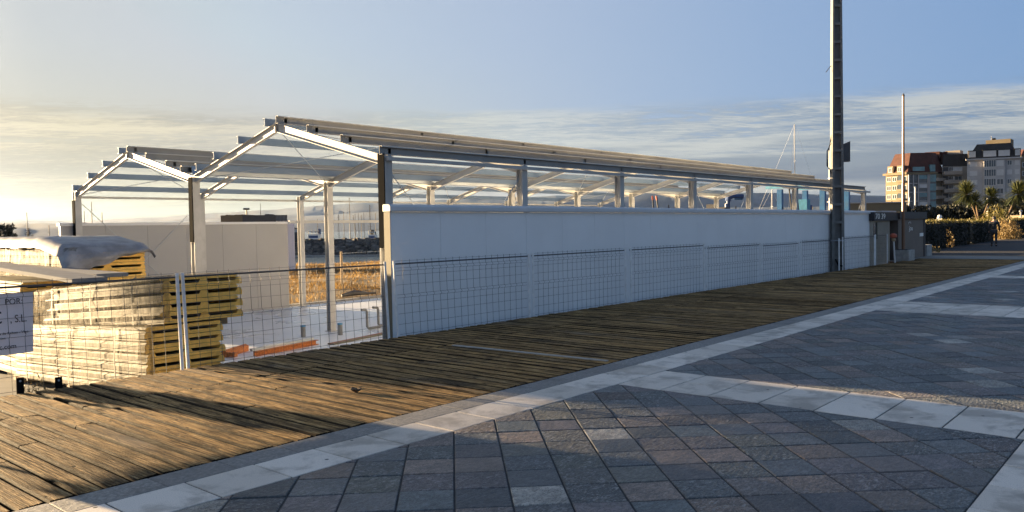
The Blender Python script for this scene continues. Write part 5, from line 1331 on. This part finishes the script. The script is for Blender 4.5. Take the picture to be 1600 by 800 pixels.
# harbour office tower
p = W(457, 372, 150); t = thing('harbour_tower', (p.x, p.y, 0), 'small dark harbour tower with a glazed lookout at the end of the breakwater', 'tower')
ztw = W(457, 353, 150).z
c = MB(); c.box((p.x - .95, p.y - .95, -.1), (p.x + .95, p.y + .95, ztw * .55)); c.build('wall', M['frame_dark'], t)
c = MB(); c.box((p.x - .8, p.y - .8, ztw * .551), (p.x + .8, p.y + .8, ztw * .8)); c.build('lookout', M['shutter'], t)
c = MB(); c.box((p.x - 1.0, p.y - 1.0, ztw * .801), (p.x + 1.0, p.y + 1.0, ztw * .86)); c.tube([(p.x, p.y, ztw * .86), (p.x, p.y, ztw * 1.05)], .12, 5); c.build('roof', M['frame_dark'], t)
p = W(465, 365, 150); c = MB(); c.tube([(p.x, p.y, -.1), (p.x, p.y, p.z - .1), (p.x, p.y, p.z + .2)], [.3, .3, .15], 8); tag(c.build('bollard_light', M['timber']), 'stubby brown beacon right of the harbour tower', 'beacon')
# hut with rooftop boxes behind the grey wall
pA, pB = W(345, 346, 50), W(385, 346, 50); A, d, L, n = facade_frame(pA, pB)
t = thing('yellow_hut', (pA.x, pA.y, SLAB), 'low sunlit yellow hut roof showing above the grey wall', 'hut')
c = MB(); fbox(c, A, d, n, 0, L, SLAB, W(360, 336.5, 50).z, -2.5, 0); c.build('wall', M['bld_cream'], t)
c = MB(); [fbox(c, A, d, n, L * k - .05, L * k + .1, W(360, 336.4, 50).z, W(360, 335.4, 50).z, -2.4, -.1) for k in (.2, .55, .8)]; c.build('roof_vents', M['bld_cream'], t)
pA, pB = W(379, 346, 49), W(430, 346, 49); A, d, L, n = facade_frame(pA, pB)
t = thing('dark_hut', (pA.x, pA.y, SLAB), 'dark flat-roofed hut with a railing above the grey wall', 'hut')
c = MB(); fbox(c, A, d, n, 0, L, SLAB, W(400, 336.2, 49).z, -2.5, 0); fbox(c, A, d, n, L * .62, L * .75, W(400, 336.2, 49).z, W(400, 334.5, 49).z, -1.5, -.5); c.build('wall', M['frame_dark'], t)
c = MB(); x = L
zr = W(438, 337, 49).z
for k in range(9): fbox(c, A, d, n, L + k * .085, L + k * .085 + .025, SLAB + 2.2, zr, -.1, -.06)
fbox(c, A, d, n, L, L + .72, zr, zr + .04, -.12, -.04); c.build('railing', M['frame_dark'], t)
c = MB(); fbox(c, A, d, n, L, L + .72, SLAB, zr - .3, -1.6, -.14); c.build('white_annex', M['sign_white'], t)
p = W(385, 326, 52); c = MB(); c.tube([(p.x, p.y, SLAB), (p.x, p.y, p.z)], .045, 6); c.tube([(p.x - .15, p.y + .12, p.z - .02), (p.x + .15, p.y - .12, p.z - .02)], .07, 5); tag(c.build('floodlight_mast', M['frame_dark']), 'short floodlight mast beside the yellow hut', 'light mast')

# ---- blue boat hoist
def hoist():
    P0 = W(1219, 330, 100); Rh = Vector((R.x, R.y, 0)).normalized(); Fh = Vector((F.x, F.y, 0)).normalized()
    P0.z = 0; a = Rh * 3.8 - Fh * 3.9; b_ = Rh * 4.9 + Fh * 4.9
    pts = [P0, P0 + a, P0 + b_, P0 + a + b_]; t = thing('boat_hoist', P0 + (a + b_) / 2, 'blue steel travelling boat hoist on four legs behind the white wall', 'boat hoist')
    zt = W(1219, 296, 100).z
    for q in pts:
        c = MB(); c.box((q.x - .28, q.y - .3, .7), (q.x + .28, q.y + .3, zt)); c.build('leg', M['blue_paint'], t)
        for s_ in (-.5, .5):
            c = MB(); w_ = q + b_.normalized() * s_ * 1.6; c.tube([w_ + a.normalized() * -.2 + Vector((0, 0, .55)), w_ + a.normalized() * .2 + Vector((0, 0, .55))], .55, 14); c.build('wheel', M['tyre'], t)
    c = MB()
    for (p, q, e_) in ((pts[0] - a * .34, pts[1], 0), (pts[2] - a * .25, pts[3], 0), (pts[0], pts[2], .1)):
        pp = Vector((p.x, p.y, zt + .25 + e_)); qq = Vector((q.x, q.y, zt + .25 + e_)); c.extrude([(-.2, -.14), (.2, -.14), (.2, .2), (-.2, .2)], pp, qq)
    c.build('top_beam', M['cyan_paint'], t)
    for p, q in ((pts[0], pts[2]), (pts[1], pts[3])):
        c = MB(); c.extrude([(-.2, 0), (.2, 0), (.2, .5), (-.2, .5)], Vector((p.x, p.y, .9)), Vector((q.x, q.y, .9))); c.build('side_beam', M['blue_paint'], t)
    for k, (f, g_) in enumerate(((.16, .1), (.3, .15), (.55, .7), (.8, .6))):
        q = P0 + a * f + b_ * g_; c = MB(); c.tube([(q.x, q.y, zt), (q.x + .25, q.y - .2, zt * .5), (q.x + .5, q.y - .4, 2.1)], .09, 5); c.build('sling', M['tyre'], t)
    c = MB(); q = P0 + b_ * .95; c.box((q.x - .6, q.y - .6, zt * .48), (q.x + .6, q.y + .6, zt * .8)); c.build('winch_box', M['cyan_paint'], t)
hoist()
# blue jib crane over the wall
p = W(1138, 326, 62); zc_ = W(1138, 311, 62).z; Rh = Vector((R.x, R.y, 0)).normalized()
t = thing('jib_crane', (p.x, p.y, SLAB), 'small navy jib crane rising just above the white wall', 'crane')
q = Vector((p.x, p.y, 0)); c = MB(); c.tube([q + Vector((0, 0, SLAB)), q + Vector((0, 0, zc_ - .1))], [.16, .13], 10); c.build('post', M['navy'], t)
c = MB(); c.tube([q + Vector((0, 0, zc_ - .15)), q + Rh * .02 + Vector((0, 0, zc_ + .12)), q + Rh * .3 + Vector((0, 0, zc_ + .2)), q + Rh * 1.15 + Vector((0, 0, zc_ + .18))], [.24, .24, .16, .19], 8); c.build('jib', M['navy'], t)
c = MB(); c.tube([q + Rh * .45 + Vector((0, 0, zc_ + .04)), q + Rh * 1.1 + Vector((0, 0, zc_ + .0))], .09, 6); c.build('hoist_motor', M['blue_paint'], t)
c = MB(); c.tube([q - Rh * .22 + Vector((0, 0, 1.8)), q - Rh * .2 + Vector((0, 0, zc_ - .35))], .05, 6); c.tube([q - Rh * .3 + Vector((0, 0, 2.0)), q + Rh * .4 + Vector((0, 0, 2.0))], .03, 5); c.build('control_pipe', M['boat_white'], t)
p = W(1113, 326, 58); c = MB(); c.cbox((p.x, p.y, p.z - .05), (.35, .3, .35)); c.cbox((p.x - .35, p.y + .3, p.z - .2), (.25, .25, .2)); c.tube([(p.x, p.y, SLAB), (p.x, p.y, p.z)], .1, 6)
tag(c.build('machine', M['frame_dark']), 'black machine just visible above the white wall, left of the navy crane', 'machine')
p = W(1130, 326, 60); c = MB(); c.cbox((p.x, p.y, p.z - .2), (.4, .3, .3)); c.tube([(p.x, p.y, SLAB), (p.x, p.y, p.z - .2)], .12, 6); tag(c.build('machine', M['frame_dark']), 'low black box above the white wall beside the navy crane', 'machine')
for (u0, v0, u1, v1, lb) in ((1021, 325, 1019.5, 306, 'left one of two red-tipped poles above the white wall'), (1028, 325, 1025.5, 306, 'right, slightly tilted one of two red-tipped poles above the white wall')):
    a_ = W(u0, v0, 70); b2 = W(u1, v1, 70); dv = (b2 - a_); base = a_ - dv * 3.6; t = thing('marker_pole', base, lb, 'pole', 'red-tipped poles')
    c = MB(); c.tube([base, b2 - dv * .35], .06, 6); c.build('pole', M['dark_mast'], t); c = MB(); c.tube([b2 - dv * .35, b2], .075, 6); c.build('tip', M['red_head'], t)
c = MB(); A = W(1326, 310, 70)
p0 = W(1325, 322, 140); p1 = W(1345, 322, 140); A, d, L, n = facade_frame(p0, p1)
t = thing('beige_boathouse', p0, 'low beige building beyond the blue hoist, right of the concrete pole', 'building')
c = MB(); fbox(c, A, d, n, 0, L + 8, -.1, W(1330, 318, 140).z, -4, 0); c.build('wall', M['bld_cream'], t)
c = MB(); fbox(c, A, d, n, -.3, L + 8.3, W(1330, 318, 140).z, W(1330, 316.5, 140).z, -4.2, .3); c.build('roof', M['bld_grey'], t)

# small things on and by the deck
rg = random.Random(33); c = MB()
for k in range(9): a = rg.uniform(0, 6.28); c.tube([(5.12 + .02 * k / 9, 6.55, .01), (5.12 + .06 * math.cos(a), 6.55 + .06 * math.sin(a), .03 + .02 * rg.random())], [.022, .012], 5)
tag(c.build('pine_cone', M['pine_bark']), 'small dark cone lying on the sunlit patch of deck', 'cone')
shrub((3.17, 9.52, -.03), .14, .17, 'dry weed growing between the two black brackets', 'leaf_dry', 9, .06, 60)
# left distant trees and a conifer
p = W(2, 338, 130); tree('dark_tree', (p.x, p.y, -3), p.z + 3, (2.6, 2.6, 3.4), 'dark tree cut by the left edge of the picture', sd=71, leaf=.55, nclump=30, nleaf=40, group='distant dark trees')
p = W(14, 361, 150); tree('dark_tree', (p.x, p.y, -3), p.z + 3, (2.0, 2.0, 1.2), 'low rounded dark tree near the left edge over the wrapped bundle', sd=72, leaf=.5, nclump=20, nleaf=40, group='distant dark trees')
p = W(44.5, 356, 170); t = thing('conifer', (p.x, p.y, -3), 'small distant conifer with tiered branches over the wrapped bundle', 'tree')
c = MB(); c.tube([(p.x, p.y, -3), (p.x, p.y, p.z)], [.2, .06], 6); c.build('trunk', M['pine_bark'], t)
rg = random.Random(4); c = MB()
for k in range(7):
    z = p.z - .15 - k * .42; r = .35 + k * .22
    for j in range(26):
        a = rg.uniform(0, 6.28); dd = Vector((math.cos(a), math.sin(a), rg.uniform(-.05, .25))); q = Vector((-dd.y, dd.x, .2)) * .12; s0 = Vector((p.x, p.y, z))
        c.add([s0, s0 + dd * r * .6 - q, s0 + dd * r * rg.uniform(.8, 1.1), s0 + dd * r * .6 + q], [(0, 1, 2, 3)], (.3, .3, .3))
c.build('crown', M['leaf_dark'], t)

# ================================================================== HILLS AND AIR
def ridge(name, d0, prof, ufrom, uto, base=-5, depth=900, sd=0, amp=1.0):
    c = MB(); n = 220; vs = []
    for i in range(n + 1):
        u = ufrom + (uto - ufrom) * i / n
        # interpolated skyline (pixels above the local horizon)
        for (ua, ha), (ub, hb) in zip(prof[:-1], prof[1:]):
            if ua <= u <= ub: h = ha + (hb - ha) * (u - ua) / (ub - ua); break
        else: h = prof[0][1] if u < prof[0][0] else prof[-1][1]
        ang = (u - 800) / FOC; r = F + R * ang; r.z = 0; dist = d0
        q = CAM + r * dist; H = h / FOC * d0 + 1.65 + amp * (10 * noise.noise(Vector((u * .012, sd, 0))) + 4 * noise.noise(Vector((u * .05, sd, 3)))) * d0 / 5000
        rn = r.normalized()
        vs += [(q.x - rn.x * depth, q.y - rn.y * depth, base), (q.x - rn.x * depth * .45, q.y - rn.y * depth * .45, base + (H - base) * (.55 + .12 * noise.noise(Vector((u * .02, sd, 7))))), (q.x, q.y, H), (q.x + rn.x * depth, q.y + rn.y * depth, base)]
    c.add(vs, [(i * 4 + k, (i + 1) * 4 + k, (i + 1) * 4 + k + 1, i * 4 + k + 1) for i in range(n) for k in range(3)])
    o = c.build(name, M['hill'], smooth=True); o['kind'] = 'structure'; return o
ridge('hills', 5200, [(-900, 30), (100, 22), (230, 24), (330, 30), (430, 34), (520, 40), (592, 42), (700, 45), (850, 47), (950, 50), (1010, 51), (1160, 48), (1300, 43), (1380, 39), (1500, 34), (2400, 30)], -900, 2400, sd=1)
ridge('hills', 3400, [(-900, 24), (0, 20), (100, 17), (230, 14), (330, 20), (420, 24), (470, 22), (540, 26), (620, 30), (760, 26), (2400, 20)], -900, 2400, sd=4, depth=600, amp=.7)
ridge('hills', 1500, [(-900, 24), (0, 20), (60, 19), (100, 18), (200, 8), (330, -3), (2400, -6)], -900, 420, sd=8, depth=300, amp=.5)

hz = bpy.data.materials.new('haze'); hz.use_nodes = True; t_ = hz.node_tree; t_.nodes.clear()
vol = t_.nodes.new('ShaderNodeVolumePrincipled'); vo = t_.nodes.new('ShaderNodeOutputMaterial')
vol.inputs['Color'].default_value = (.42, .58, .92, 1); vol.inputs['Density'].default_value = .22e-4; vol.inputs['Anisotropy'].default_value = .6
t_.links.new(vol.outputs[0], vo.inputs['Volume'])
c = MB(); c.box((-9300, -9300, -6.2), (9300, 9300, 290)); o = c.build('haze', hz); o['kind'] = 'stuff'
scene.cycles.volume_bounces = 0
